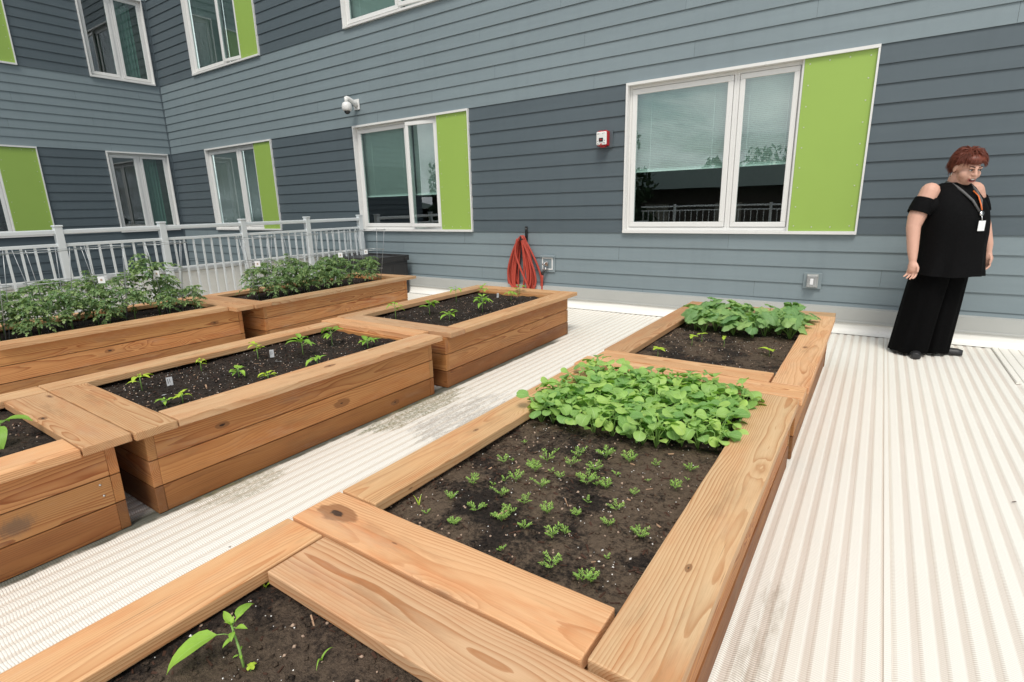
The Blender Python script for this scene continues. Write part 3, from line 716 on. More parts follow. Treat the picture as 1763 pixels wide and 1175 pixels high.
    def spots(n):
        for _ in range(int(n * area * lit)): yield rg.uniform(sx0 + .03, sx1 - .03), rg.uniform(sy0 + .03, sy1 - .03)
    for x, y in spots(300): k = rg.uniform(.0012, .0030) * (1.6 if rg.random() < .1 else 1); chip(x, y, k, k * .8, k * .8, 1, 1)
    for x, y in spots(190): k = rg.uniform(.002, .0075); chip(x, y, k, k * .8, k * .7, 2, 2)
    for x, y in spots(2200):
        edge = min(x - sx0, sx1 - x, y - sy0, sy1 - y)
        if silt and rg.random() < min(.80, edge * 5): continue
        chip(x, y, rg.uniform(.004, .014), rg.uniform(.0012, .0035), .0015, 3, 0)
    for x, y in spots(22): chip(x, y, rg.uniform(.008, .022), rg.uniform(.0015, .004), .002, 4, 0)
    for x, y in spots(900): k = rg.uniform(.003, .010); chip(x, y, k, k * .8, k * .6, 0, 2)
    so = new_obj('potting_soil', bm, ['soil', 'perlite', 'pebble', 'bark', 'pale_chip'], None, (px, py, 0), (0, 0, rz), recalc=False)
    so['kind'] = 'stuff'; so['label'] = soil_label; so['category'] = 'soil'; so.color = (1, 1, 1, silt)
    return t
# right row
planter('nearest cedar planter at the bottom edge, holding one pepper seedling', (-1.005, -.19, -.92, .565),
        [(-1.037, -.912, -.95, .592, .98), (-.293, -.16, -.95, .455, 1), (-.905, -.165, .458, .590, 1.0), (-.905, -.295, -.95, -.82, 1)], soil_label='dark soil of the nearest planter', seed=3, silt=.7)
planter('cedar planter in the right row with feathery carrot seedlings and leafy radishes', (-1.005, -.19, .64, 2.105),
        [(-1.034, -.300, .600, .731, .98), (-1.030, -.910, .737, 1.995, 1.0), (-.292, -.161, .607, 1.992, 1.06), (-1.045, -.153, 2.000, 2.132, 1.02)], soil_label='dark silty soil around the carrot seedlings', seed=5)
planter('cedar planter near the wall holding the lobed cucumber plants', (-.998, -.185, 2.185, 3.64),
        [(-1.015, -.283, 2.139, 2.268, 1.04), (-.278, -.150, 2.141, 3.565, 1.06, .004), (-1.027, -.903, 2.272, 3.728, .80), (-.900, -.160, 3.570, 3.70, .86)], soil_label='dark soil under the cucumber plants', seed=6, silt=.8, lit=.6)
# middle row
planter('left front cedar planter whose corner shows below the double end boards', (-2.78, -1.935, -.83, .566),
        [(-2.812, -2.688, -.86, .612, 1.0), (-2.050, -1.905, -.86, .474, 1.08), (-2.682, -1.908, .478, .610, .90, 0, 0), (-2.683, -2.055, -.86, -.73, .9)], soil_label='dark soil beside the big pepper leaf', seed=7, silt=.3, lit=.6)
planter('long middle cedar planter with ten pepper seedlings and white plant tags', (-2.80, -1.930, .648, 2.040),
        [(-2.682, -1.893, .615, .742, .86), (-2.822, -2.690, .617, 2.030, 1.0), (-2.047, -1.898, .747, 2.098, 1.08), (-2.868, -2.050, 2.035, 2.158, .98, -.018)], soil_label='dark soil speckled with perlite in the middle planter', seed=8, silt=.12)
planter('middle row cedar planter closest to the hose, holding eight pepper seedlings', (-2.86, -1.930, 2.151, 3.635),
        [(-2.80, -1.897, 2.168, 2.298, .95, -.008), (-2.890, -2.765, 2.200, 3.745, .84), (-2.035, -1.900, 2.302, 3.745, .95), (-2.762, -2.040, 3.622, 3.742, .9)], rz=R(1.1), pivot=(-1.93, 2.15), soil_label='dark soil of the planter by the hose', seed=9, silt=.1, lit=.6)
_m1 = [o_ for o_ in bpy.data.objects if o_.name.startswith('side_plank') and o_.get('sx', 90) < 50]
for pl_ in _m1[:1]:
    for (y_, z_) in ((.508, .181), (.512, .142)):
        pw = Matrix.Translation(pl_.parent.location) @ Matrix.Translation(pl_.location) @ pl_.rotation_euler.to_matrix().to_4x4()
        q_ = pw.inverted() @ Vector((-1.933 * S, y_ * S, z_ * S)); sg_ = 1 if q_.z > 0 else -1
        bm = bmesh.new(); lathe(bm, [(.0005, .0), (.0045, .0), (.0045, .0016), (.0005, .0012)], (q_.x, q_.y, sg_ * .0182 - (.0 if sg_ > 0 else .0016)), 10); new_obj('screw', bm, 'chrome', pl_)
# left row
planter('left row cedar planter crowded with tomato plants in wire cages', (-4.72, -3.965, .64, 2.13),
        [(-4.715, -3.96, .600, .737, 1.0), (-4.765, -4.640, .74, 2.018, .9), (-4.065, -3.935, .74, 2.018, .92), (-4.765, -3.83, 2.022, 2.155, .84)], soil_label='dark soil under the nearer tomato plants', seed=12, silt=0, lit=.35, damp_rows=0)
planter('far left cedar planter of tomatoes standing beside the black deck box', (-4.66, -3.865, 2.245, 3.86),
        [(-4.705, -3.825, 2.165, 2.300, .80), (-4.720, -4.60, 2.305, 3.975, .86), (-3.965, -3.832, 2.305, 3.975, .80), (-4.595, -3.97, 3.84, 3.97, .86)], rz=R(2.6), pivot=(-3.87, 2.25), soil_label='dark soil under the farther tomato plants', seed=13, silt=0, lit=.3, damp_rows=0)
# ------------------------------------------------------------------ plants
class LB:
    """collects leaves and stems of one plant into two meshes"""
    def __init__(s):
        s.bl = bmesh.new(); s.uv = s.bl.loops.layers.uv.new('UVMap'); s.tf = s.bl.faces.layers.float.new('tone_f'); s.bs = bmesh.new()
    def leaf(s, base, az, el, Ln, Wd, outline, droop=.6, fold=.25, wave=.0, tone=.5, n=7, m=4, roll=0, rg=random):
        base = Vector(base); pos = base.copy(); ang = el; rows = []; ca, sa = math.cos(az), math.sin(az); side = Vector((-sa, ca, 0))
        ph = rg.uniform(0, 6)
        for i in range(n + 1):
            t = i / n; fwd = Vector((ca * math.cos(ang), sa * math.cos(ang), math.sin(ang))); up = Vector((-ca * math.sin(ang), -sa * math.sin(ang), math.cos(ang)))
            sd = (side * math.cos(roll) + up * math.sin(roll)); u2 = (up * math.cos(roll) - side * math.sin(roll))
            wd = outline(t) * Wd / 2; row = []
            for j in range(m + 1):
                v = -1 + 2 * j / m; y = wd * v; h = abs(v) * wd * fold + wave * Wd * math.sin(t * 9 + v * 3 + ph) * abs(v)
                row.append((s.bl.verts.new(pos + sd * y + u2 * h), t, v))
            rows.append(row); pos = pos + fwd * (Ln / n); ang -= droop / n
        for A, B in zip(rows, rows[1:]):
            for j in range(m):
                q = [A[j], A[j + 1], B[j + 1], B[j]]
                fc = s.bl.faces.new([k[0] for k in q]); fc.smooth = True; fc[s.tf] = tone
                for lp, k in zip(fc.loops, q): lp[s.uv].uv = (k[1], k[2])
        return pos
    def radial(s, c, nrm, az, rad, shape, cup=.15, tone=.5, rg=random):
        c = Vector(c); z = Vector(nrm).normalized(); x = Vector((math.cos(az), math.sin(az), 0)); x = (x - z * x.dot(z)).normalized(); y = z.cross(x)
        cv = s.bl.verts.new(c); n = len(shape); r1 = []; r2 = []; sc_ = rg.uniform(.8, 1.2)
        for k, (a, q) in enumerate(shape):
            dvec = x * math.cos(a) + y * math.sin(a); w_ = math.sin(a * 5 + sc_ * 3) * .06
            r1.append(s.bl.verts.new(c + dvec * rad * q * .55 + z * rad * (cup * .45 + w_ * .4))); r2.append(s.bl.verts.new(c + dvec * rad * q + z * rad * (-cup * .8 + w_ + rg.uniform(-.04, .04))))
        for k in range(n - 1):
            for q in ((cv, r1[k], r1[k + 1]), (r1[k], r2[k], r2[k + 1], r1[k + 1])):
                fc = s.bl.faces.new(q); fc.smooth = True; fc[s.tf] = tone
                for lp in fc.loops:
                    p = lp.vert.co - c; lp[s.uv].uv = (max(0, p.dot(x) / rad), p.dot(y) / rad)
    def stem(s, pts, rad, sides=5): tube(s.bs, pts, rad, sides)
    def done(s, name, label, cat, leafm, stemm, group=None, loc=(0, 0, 0), rz=0, leafname='leaves'):
        t = thing(name, label, cat, loc, rz, group)
        vals = [fc[s.tf] for fc in s.bl.faces]; me = bpy.data.meshes.new(leafname); s.bl.to_mesh(me); s.bl.free()
        at = me.attributes.new('tone', 'FLOAT', 'FACE'); at.data.foreach_set('value', vals); me.materials.append(MAT[leafm])
        o = bpy.data.objects.new(leafname, me); COL.objects.link(o); o.parent = t
        if len(s.bs.verts): new_obj('stem', s.bs, stemm, t, smooth=True)
        else: s.bs.free()
        return t
o_ovate = lambda t: max(.02, math.sin(math.pi * min(1, t ** .72)) ** .85 * (1.0 - .25 * t))
o_spoon = lambda t: (.10 + .28 * max(0, math.sin(t * 14)) * (t < .45)) if t < .34 else max(.02, math.sqrt(max(0, 1 - ((t - .68) / .335) ** 2)))
o_round = lambda t: max(.03, math.sqrt(max(0, 1 - ((t - .5) / .5) ** 2)))
o_lance = lambda t: max(.02, math.sin(math.pi * t ** .8) ** 1.1)
def o_jag(t): return max(.02, math.sin(math.pi * t ** .65)) * (.92 + .38 * (1 if int(t * 9) % 2 == 0 else -1))
SOIL = .283 * S
# radishes -----------------------------------------------------------
def radish(rg):
    b = LB(); n = rg.randint(6, 8)
    for k in range(n):
        az = k * 2.4 + rg.uniform(-.4, .4); h = rg.uniform(.04, .105); out = rg.uniform(.010, .034); el = rg.uniform(.1, .95)
        p0 = (0, 0, 0); p1 = (out * math.cos(az), out * math.sin(az), h); b.stem([p0, (p1[0] * .4, p1[1] * .4, h * .6), p1], [.0022, .0018, .0013], 4)
        Ln = rg.uniform(.054, .092); b.leaf(p1, az, el, Ln, Ln * rg.uniform(.66, .86), o_spoon, droop=rg.uniform(.8, 1.7), fold=rg.uniform(.05, .3), wave=.05, tone=rg.random(), n=9, m=4, roll=rg.uniform(-.4, .4), rg=rg)
    for k in range(2):
        az = k * math.pi + rg.uniform(0, 2); h = .04; p1 = (.022 * math.cos(az), .022 * math.sin(az), h); b.stem([(0, 0, 0), p1], .0015, 4)
        b.leaf(p1, az, .2, .030, .036, o_round, droop=.5, tone=.9, n=4, m=4, rg=rg)
    return b
rg = random.Random(21); protos = []; spots = []
tries = 0
while len(spots) < 112 and tries < 9000:
    tries += 1; x = rg.uniform(-1.19, -.41); y = rg.uniform(1.87, 2.545)
    lo = 1.865 + .10 * max(0, (x + .75)) / .35 * .9 + .02 * math.sin(x * 11)
    if y < lo: continue
    if all((x - a) ** 2 + (y - c) ** 2 > .052 ** 2 for a, c in spots): spots.append((x, y))
RL = 'bright green round leaved radish plant packed in the dense clump behind the carrot seedlings'
for k in range(7):
    protos.append(radish(rg).done('radish_plant', RL, 'radish', 'leaf_radish', 'stem', 'radish plants of the dense clump', (spots[k][0], spots[k][1], SOIL), rg.uniform(0, 6)))
for x, y in spots[7:]:
    c = dup(rg.choice(protos), (x, y, SOIL - .003), rg.uniform(0, 6.28), scale=rg.uniform(.8, 1.15))
# carrots -------------------------------------------------------------
def carrot(rg, size):
    b = LB(); n = rg.randint(4, 6) if size > .7 else 3
    for k in range(n):
        az = k * 6.28 / n + rg.uniform(-.5, .5); ln = .05 * size * rg.uniform(.7, 1.15); sp = rg.uniform(.35, .8)
        pts = [Vector((0, 0, 0)) + Vector((math.cos(az) * sp * ln * t * (t + .3), math.sin(az) * sp * ln * t * (t + .3), ln * t * (1.15 - .25 * t))) for t in (0, .35, .7, 1.0)]
        b.stem(pts, [.0011, .0010, .0008, .0005], 4)
        for t in (.45, .6, .75, .9, 1.0):
            i = min(2, int(t * 3)); q = pts[i].lerp(pts[i + 1], t * 3 - i) if t < 1 else pts[3]
            for sgn in (-1, 1):
                a2 = az + sgn * rg.uniform(.6, 1.3); l2 = .020 * size * (1.25 - t * .6)
                for z_ in range(4):
                    a3 = a2 + rg.uniform(-.9, .9); b.leaf(q + Vector((math.cos(a2), math.sin(a2), .4)) * l2 * rg.uniform(0, .6), a3, rg.uniform(.1, .9), l2 * rg.uniform(.5, .8), .0042, o_lance, .3, .1, 0, rg.random(), 2, 2, rg=rg)
    return b
cp = [(-1.086, 1.651, .5), (-.94, 1.66, .4), (-.927, 1.562, 1.25), (-.925, 1.474, 1.0), (-.955, 1.50, .8), (-1.061, 1.469, .85), (-1.042, 1.50, .4), (-1.059, 1.283, 1.1), (-.942, 1.373, 1.15), (-.98, 1.36, .6), (-.995, 1.314, .5), (-.931, 1.271, 1.0),
      (-.847, 1.389, 1.05), (-.873, 1.501, .5), (-.827, 1.479, .7), (-1.059, 1.168, .8), (-.946, 1.156, .95), (-.848, 1.154, 1.0), (-.85, 1.20, .9), (-.842, 1.272, .85), (-.751, 1.263, 1.0), (-.668, 1.30, .7), (-.958, 1.059, .85), (-.768, 1.158, .8),
      (-.676, 1.165, 1.15), (-.655, 1.20, .7), (-.768, 1.037, .55), (-1.072, 1.063, .5), (-.843, 1.654, 1.1), (-.835, 1.578, 1.0), (-.752, 1.699, 1.25), (-.663, 1.713, 1.25), (-.573, 1.738, .7), (-.456, 1.762, .95), (-.743, 1.586, 1.1), (-.728, 1.487, 1.2),
      (-.735, 1.52, 1.0), (-.664, 1.597, .65), (-.66, 1.496, 1.0), (-.695, 1.50, .6), (-.461, 1.61, 1.0), (-.564, 1.506, .75), (-.559, 1.617, .4), (-.446, 1.695, .4), (-.672, 1.385, .6), (-.578, 1.392, .85), (-.563, 1.299, .9), (-.465, 1.297, .95), (-.613, 1.048, 1.0), (-.521, 1.047, .9), (-.50, 1.055, .9), (-.504, 1.162, .4)]
CL = {'big': 'feathery carrot seedling, one of the larger tufts on bare soil before the radishes', 'small': 'tiny thin carrot seedling, one of the smallest sprouts on soil before the radishes'}
pro = {}
for x, y, s_ in cp:
    kk = 'big' if s_ > .65 else 'small'; lst = pro.setdefault(kk, [])
    gname = 'larger carrot seedlings' if kk == 'big' else 'smallest carrot seedlings'
    if len(lst) < (7 if kk == 'big' else 3):
        t = carrot(rg, 1.0 if kk == 'big' else .62).done('carrot_seedling', CL[kk], 'carrot seedling', 'leaf_carrot', 'stem', gname, (x, y, SOIL), rg.uniform(0, 6)); t.scale = (s_ * .62 if kk == 'big' else s_ * .95,) * 3; lst.append(t)
    else: dup(rg.choice(lst), (x, y, SOIL), rg.uniform(0, 6), scale=s_ * .62 if kk == 'big' else s_ * .95)
# grass sprouts ---------------------------------------------------------
def sprout(loc, label, n, h, col='leaf_lime', bend=.9):
    b = LB()
    for k in range(n):
        az = rg.uniform(0, 6.28); b.leaf((0, 0, -.004), az, 1.35, h * rg.uniform(.7, 1.1), .0055, lambda t: max(.05, 1 - t ** 2), bend, .2, 0, .6, 7, 2, rg=rg)
    return b.done('grass_sprout', label, 'sprout', col, 'stem', None, loc)
sprout((-1.128, 1.087, SOIL), 'single upright blade of grass at the left edge of the carrot soil', 2, .042)
sprout((-1.19, .592, SOIL), 'thin arching grass blade beside the side board of the nearest planter', 3, .055, 'leaf_lime', 1.9)
sprout((-.88, .53, SOIL), 'small curled grass blade near the end board of the nearest planter', 2, .05, 'leaf_pepper', 2.2)
# cucumbers ----------------------------------------------------------------
def cuke_shape(rg):
    pts = []; n = 41
    for k in range(n):
        a = -math.pi * .93 + 2 * math.pi * .93 * k / (n - 1)
        q = .72 + .28 * max(0, math.cos(a * 2.5)) ** 1.5 + (.06 if k % 2 else -.02)
        if abs(a) > 2.5: q *= .85
        pts.append((a, q))
    return pts
def cuke(rg, nl, size, rad, spread=.09):
    b = LB()
    for k in range(nl):
        az = k * 2.4 + rg.uniform(-.4, .4); h = size * rg.uniform(.55, 1.1); out = spread * rg.uniform(.2, 1.0); p = Vector((out * math.cos(az), out * math.sin(az), h))
        b.stem([(0, 0, 0), (p.x * .35, p.y * .35, h * .6), p], [.0035, .0028, .002], 5)
        tl = rg.uniform(.1, .75); b.radial(p, (math.cos(az) * tl + rg.uniform(-.25, .25), math.sin(az) * tl + rg.uniform(-.35, .1), 1), az, rad * rg.uniform(.7, 1.15), cuke_shape(rg), rg.uniform(.08, .3), rg.random(), rg)
    return b
cpos = []; tries = 0
while len(cpos) < 26 and tries < 5000:
    tries += 1; x = rg.uniform(-1.10, -.38); y = rg.uniform(3.86, 4.46)
    if x < -1.08 and y < 3.9: continue
    if all((x - a) ** 2 + (y - c) ** 2 > .105 ** 2 for a, c in cpos): cpos.append((x, y))
UL = 'broad lobed dull green cucumber plant in the leafy mass closest to the wall'; pr = []
for k, (x, y) in enumerate(cpos):
    if k < 6: pr.append(cuke(rg, 7, .150, .064).done('cucumber_plant', UL, 'cucumber plant', 'leaf_cucumber', 'stem', 'cucumber plants near the wall', (x, y, SOIL - .01), rg.uniform(0, 6)))
    else: dup(rg.choice(pr), (x, y, SOIL - .01), rg.uniform(0, 6), scale=rg.uniform(.85, 1.1))
def seedling(loc, rz, label, nl=3, size=.05, ll=.05, col='leaf_lime', name='cucumber_seedling', cat='seedling', outl=o_ovate, wd=.6, tone=.7):
    b = LB(); b.stem([(0, 0, -.01), (.003, 0, size * .5), (.002, .002, size)], [.002, .0018, .0015], 5)
    for k in range(nl):
        az = k * 6.28 / nl + rg.uniform(-.4, .4); b.leaf((.002, .002, size), az, rg.uniform(.1, .5), ll * rg.uniform(.75, 1.1), ll * wd, outl, rg.uniform(.6, 1.1), .25, .03, tone, 6, 4, rg=rg)
    return b.done(name, label, cat, col, 'stem', None, loc, rz)
seedling((-1.05, 3.12, SOIL), 1.0, 'bright lime seedling alone at the left front of the cucumber soil', 4, .05, .055)
seedling((-.95, 3.50, SOIL), .4, 'lime seedling with folded leaves just under the left edge of the cucumber leaves', 3, .06, .05)
seedling((-.92, 3.64, SOIL), 2.4, 'small lime seedling tucked into the left front corner of the cucumber mass', 3, .05, .05)
seedling((-.757, 3.555, SOIL), 1.4, 'tall narrow lime seedling in front of the middle of the cucumber leaves', 2, .065, .045)
seedling((-.47, 3.478, SOIL), 3.1, 'flat lime seedling with two wide leaves at the right front of the cucumber soil', 3, .035, .065)
# peppers ------------------------------------------------------------------
def pepper(loc, rz, label, h, leaves, tone=.6, col='leaf_pepper', lean=(0, 0)):
    b = LB(); lx, ly = lean; top = Vector((lx, ly, h)); b.stem([(0, 0, -.01), (lx * .3, ly * .3, h * .5), top], [.0032, .0028, .002], 6)
    k = 0
    for (az, hh, Ln, el, droop) in leaves:
        base = Vector((lx * hh, ly * hh, h * hh)); pet = base + Vector((math.cos(az), math.sin(az), .6)) * Ln * .28
        b.stem([base, base.lerp(pet, .6) + Vector((0, 0, .003)), pet], [.0014, .0012, .001], 4)
        b.leaf(pet, az, el, Ln, Ln * .50, o_ovate, droop, .28, .03, min(1, max(0, tone + rg.uniform(-.3, .3))), 8, 4, rg=rg); k += 1
    for q in range(3):
        az = q * 2.1; b.leaf(top, az, 1.0, .018, .010, o_ovate, .6, .3, 0, .95, 4, 2, rg=rg)
    return b.done('pepper_seedling', label, 'pepper plant', col, 'stem', 'pepper seedlings', loc, rz)
def ring(n, L0, rg, hlo=.5):
    L0 *= 1.28; n += 2
    return [(k * 2.4 + rg.uniform(-.4, .4), rg.uniform(hlo, 1.0), L0 * rg.uniform(.65, 1.1), rg.uniform(-.1, .7), rg.uniform(.5, 1.4)) for k in range(n)]
# nearest planter
pepper((-1.005, .43, SOIL - .004), 0, 'young pepper plant with one long drooping leaf at the bottom edge of the photo', .075,
       [(-1.95, .75, .112, .05, 1.1), (1.9, .95, .055, .45, 1.3), (.4, .9, .030, .4, .8), (-.6, .85, .028, .3, .8), (3.0, .95, .034, .6, .6), (-1.5, .7, .024, .1, .9), (1.0, 1.0, .026, .9, .5), (2.4, .35, .014, .2, .5), (-.4, .3, .013, .2, .5), (-1.9, .3, .012, .2, .5)], .55, 'leaf_pepper', (-.052, .012))
seedling((-.985, .432, SOIL), 0, 'tiny four leaved weed seedling beside the pepper stem in the nearest planter', 4, .010, .012, 'leaf_lime', 'weed_seedling', 'seedling', o_round, .8)
pepper((-3.00, .50, SOIL), 0, 'large pepper leaves cut off by the left edge of the photo', .085, [(-.25, .8, .125, -.3, 1.2), (.7, 1.0, .11, .3, .9), (-1.3, .7, .08, 0, 1.2), (2.6, .8, .08, .2, 1.0), (-.6, .5, .045, .1, 1)], .3)
P2 = [((-3.254, 1.133), .085, 3, .050, 'yellowing pepper seedling nearest the double end boards, left of the white tag', .95, 'leaf_lime'),
      ((-2.846, 1.157), .05, 6, .034, 'curly leaved pepper seedling between the upright tag and the front cap board', .9, 'leaf_lime'),
      ((-2.87, 1.085), .035, 4, .034, 'low pepper seedling beside the tilted white tag', .8, 'leaf_pepper'),
      ((-3.347, 1.496), .07, 6, .026, 'small yellow green pepper seedling against the back board in the middle planter', .95, 'leaf_lime'),
      ((-2.976, 1.527), .065, 5, .042, 'pepper seedling in the centre of the middle planter', .7, 'leaf_pepper'),
      ((-2.80, 1.60), .04, 5, .040, 'pepper seedling close to the knotty front board of the middle planter', .8, 'leaf_lime'),
      ((-3.27, 1.82), .10, 4, .052, 'pale pepper seedling standing beside the upright white tag at the back board', .9, 'leaf_lime'),
      ((-3.12, 2.05), .10, 6, .070, 'wide pepper seedling left of the tallest one in the middle planter', .45, 'leaf_pepper'),
      ((-3.15, 2.31), .12, 8, .075, 'tallest and fullest pepper seedling, near the back corner of the middle planter', .35, 'leaf_pepper'),
      ((-2.80, 1.93), .055, 4, .055, 'two leaved pepper seedling near the far end of the knotty front board', .7, 'leaf_pepper'),
      ((-2.83, 2.36), .075, 6, .060, 'pepper seedling with two long side leaves by the far end boards', .4, 'leaf_pepper')]
for (x, y), h, n_, L0, lb, tn, cl in P2: pepper((x, y, SOIL - .003), rg.uniform(0, 6), lb, h, ring(n_, L0, rg), tn, cl)
P3 = [((-3.40, 3.17), .14, 5, .055, 'spindly pepper seedling closest to the near end boards of the planter by the hose', .75), ((-3.27, 3.46), .12, 9, .065, 'bushy pepper seedling second from the near end along the back board', .5),
      ((-2.95, 3.36), .07, 6, .065, 'spreading pepper seedling near the front near corner of the planter by the hose', .6), ((-3.46, 4.06), .16, 3, .065, 'leggy pepper seedling with one broad leaf rising over the back board', .55),
      ((-2.93, 3.80), .14, 11, .065, 'fullest pepper seedling in the middle of the planter by the hose', .6), ((-3.50, 4.56), .10, 5, .055, 'pepper seedling in the far back corner by the hose', .5),
      ((-3.02, 4.40), .09, 6, .055, 'pepper seedling in front of the white tag by the far end', .6), ((-3.10, 4.68), .11, 4, .060, 'pepper seedling against the far end board just under the hose', .5)]
for (x, y), h, n_, L0, lb, tn in P3: pepper((x, y, SOIL - .003), rg.uniform(0, 6), lb, h, ring(n_, L0, rg, .5), tn)
# plant tags ----------------------------------------------------------------
def ptag(loc, rz, label, tilt=0.0, h=.05, wd=.020):
    bm = bmesh.new(); T = lambda c: Matrix.Rotation(tilt, 3, 'X') @ c
    box(bm, (-wd / 2, -.0006, -.015), (wd / 2, .0006, h), 0, 0, 1, T); box(bm, (-wd * .3, -.0009, h * .25), (-wd * .2, -.0006, h * .8), 1, 0, 1, T); box(bm, (wd * .02, -.0009, h * .35), (wd * .10, -.0006, h * .8), 1, 0, 1, T)
    o = new_obj('plant_tag', bm, ['tag', 'ink'], None, loc, (0, 0, rz)); tag(o, label, 'plant tag', 'white plant tags')
ptag((-3.205, 1.255, SOIL), 1.15, 'upright white plant tag left of the curly pepper seedling', .15, .05, .030)
ptag((-3.24, 1.90, SOIL), 1.15, 'upright white plant tag at the back board beside the pale seedling', .12, .05, .026)
ptag((-2.90, 1.095, SOIL), 1.15, 'tilted white tag behind the lowest pepper seedling', .8, .035, .024)
ptag((-3.06, 1.165, SOIL), .9, 'small pale tag lying flat at the near end of the middle planter', 1.35, .03, .014)
ptag((-3.09, 1.86, SOIL), .2, 'crumpled white tag lying on the soil in the centre of the middle planter', 1.2, .03, .018)
ptag((-3.26, 4.50, SOIL), 1.15, 'white tag standing near the hose end of its planter', .1, .045, .022)
# tomatoes --------------------------------------------------------------------
def tomato(rg, h, nf):
    b = LB(); b.stem([(0, 0, -.01), (.01, .005, h * .5), (.0, .01, h)], [.006, .005, .003], 6)
    for k in range(nf):
        az = k * 2.4 + rg.uniform(-.4, .4); hh = rg.uniform(.30, 1.0); Lr = rg.uniform(.13, .23) * (1.15 - .4 * hh); p = Vector((.005, .006, h * hh)); el = rg.uniform(.35, .95); pts = [p]
        n = 6
        for i in range(n):
            p = p + Vector((math.cos(az) * math.cos(el), math.sin(az) * math.cos(el), math.sin(el))) * Lr / n; el -= rg.uniform(.20, .40); pts.append(p)
        b.stem(pts, [.0022] * 3 + [.0016] * 4, 4)
        for i in range(2, n + 1):
            for sg in ((-1, 1) if i < n else (0,)):
                a2 = az + sg * rg.uniform(.8, 1.3); ll = rg.uniform(.034, .062) * (1.0 if i > 2 else .75); tn = rg.random()
                e2 = rg.uniform(-.6, .2)
                b.leaf(pts[i], a2, e2, ll, ll * .58, o_jag, rg.uniform(.4, 1.3), .3, .05, tn, 7, 2, rg=rg)
                for s2 in (-1, 1): b.leaf(pts[i] + Vector((math.cos(a2), math.sin(a2), 0)) * ll * .15, a2 + s2 * 1.0, e2, ll * .45, ll * .26, o_jag, .7, .3, 0, tn, 4, 2, rg=rg)
    return b
TP1 = [(-5.62, 1.08, .36), (-5.75, 1.36, .40), (-5.46, 1.50, .34), (-5.72, 1.74, .44), (-5.46, 1.96, .34), (-5.64, 2.24, .48), (-5.40, 2.46, .27)]
TP2 = [(-5.58, 3.22, .33), (-5.42, 3.46, .32), (-5.66, 3.66, .37), (-5.42, 3.86, .36), (-5.62, 4.12, .38), (-5.45, 4.40, .34), (-5.55, 4.74, .33)]
TX1 = [(-5.36, 1.26, .27), (-5.86, 1.16, .36), (-5.84, 1.58, .38), (-5.36, 1.74, .26), (-5.86, 2.02, .38), (-5.38, 2.22, .26), (-5.84, 2.42, .34), (-5.58, 1.72, .36), (-5.58, 1.26, .36)]
TX2 = [(-5.30, 3.28, .25), (-5.74, 3.40, .34), (-5.30, 3.66, .28), (-5.76, 3.90, .36), (-5.30, 4.06, .28), (-5.72, 4.36, .35), (-5.34, 4.62, .28), (-5.52, 4.12, .34), (-5.54, 3.62, .34)]
tpr = []; nm = ['nearest the photo edge', 'second in the near left planter', 'third in the near left planter', 'fourth in the near left planter, rising highest at the left', 'fifth in the near left planter', 'sixth, with the tall shoot in front of the second railing post', 'last and lowest before the double end boards']
nm2 = ['with one branch arching out over the near end boards', 'second in the far left planter', 'third in the far left planter', 'in the middle of the far left planter', 'fifth in the far left planter, around the white label', 'sixth in the far left planter', 'at the far end in front of the black deck box']
for i, ((x, y, h), lb) in enumerate(list(zip(TP1, nm)) + list(zip(TP2, nm2))):
    label = 'bushy tomato plant ' + lb
    if i in (0, 1, 2, 3, 7): tpr.append(tomato(rg, h, 30).done('tomato_plant', label, 'tomato plant', 'leaf_tomato', 'stem_tomato', 'tomato plants in the left row', (x, y, SOIL), rg.uniform(0, 6)))
    else: dup(rg.choice(tpr), (x, y, SOIL), rg.uniform(0, 6), label, scale=h / .38)
for (x, y, h) in TX1: dup(rg.choice(tpr), (x, y, SOIL), rg.uniform(0, 6), 'tomato plant filling the thicket between the named ones in the near left planter', 'tomato thicket in the near left planter', scale=h / .38)
for (x, y, h) in TX2: dup(rg.choice(tpr), (x, y, SOIL), rg.uniform(0, 6), 'tomato plant filling the thicket in the far left planter', 'tomato thicket in the far left planter', scale=h / .38)
# wire cages -------------------------------------------------------------------
def cage(loc, rz, label, tagz=None):
    t = thing('tomato_cage', label, 'plant cage', loc, rz, 'wire tomato cages')
    rad = [(.12, .17), (.16, .42), (.20, .67)]
    for r_, z_ in rad:
        bm = bmesh.new(); tube(bm, [(r_ * math.cos(a * math.pi / 16), r_ * math.sin(a * math.pi / 16), z_) for a in range(32)], .0030, 5, closed=True); new_obj('hoop', bm, 'wire', t)
    for k in range(4):
        a = k * math.pi / 2 + .4; bm = bmesh.new(); tube(bm, [(.075 * math.cos(a), .075 * math.sin(a), -.05), (.12 * math.cos(a), .12 * math.sin(a), .17), (.16 * math.cos(a), .16 * math.sin(a), .42), (.20 * math.cos(a), .20 * math.sin(a), .69)], .0028, 5); new_obj('leg', bm, 'wire', t)
    if tagz:
        bm = bmesh.new(); a = tagz[0]; z_ = .42; r_ = .162; T = lambda c: Matrix.Rotation(a, 3, 'Z') @ (c + Vector((r_, 0, 0)))
        box(bm, (0, -.026, z_ - .045), (.002, .026, z_ + .012), 0, 0, 1, T); box(bm, (-.001, -.008, z_ - .026), (.003, .008, z_ - .008), 1, 0, 1, T); new_obj('paper_tag', bm, ['tag', 'pebble'], t)
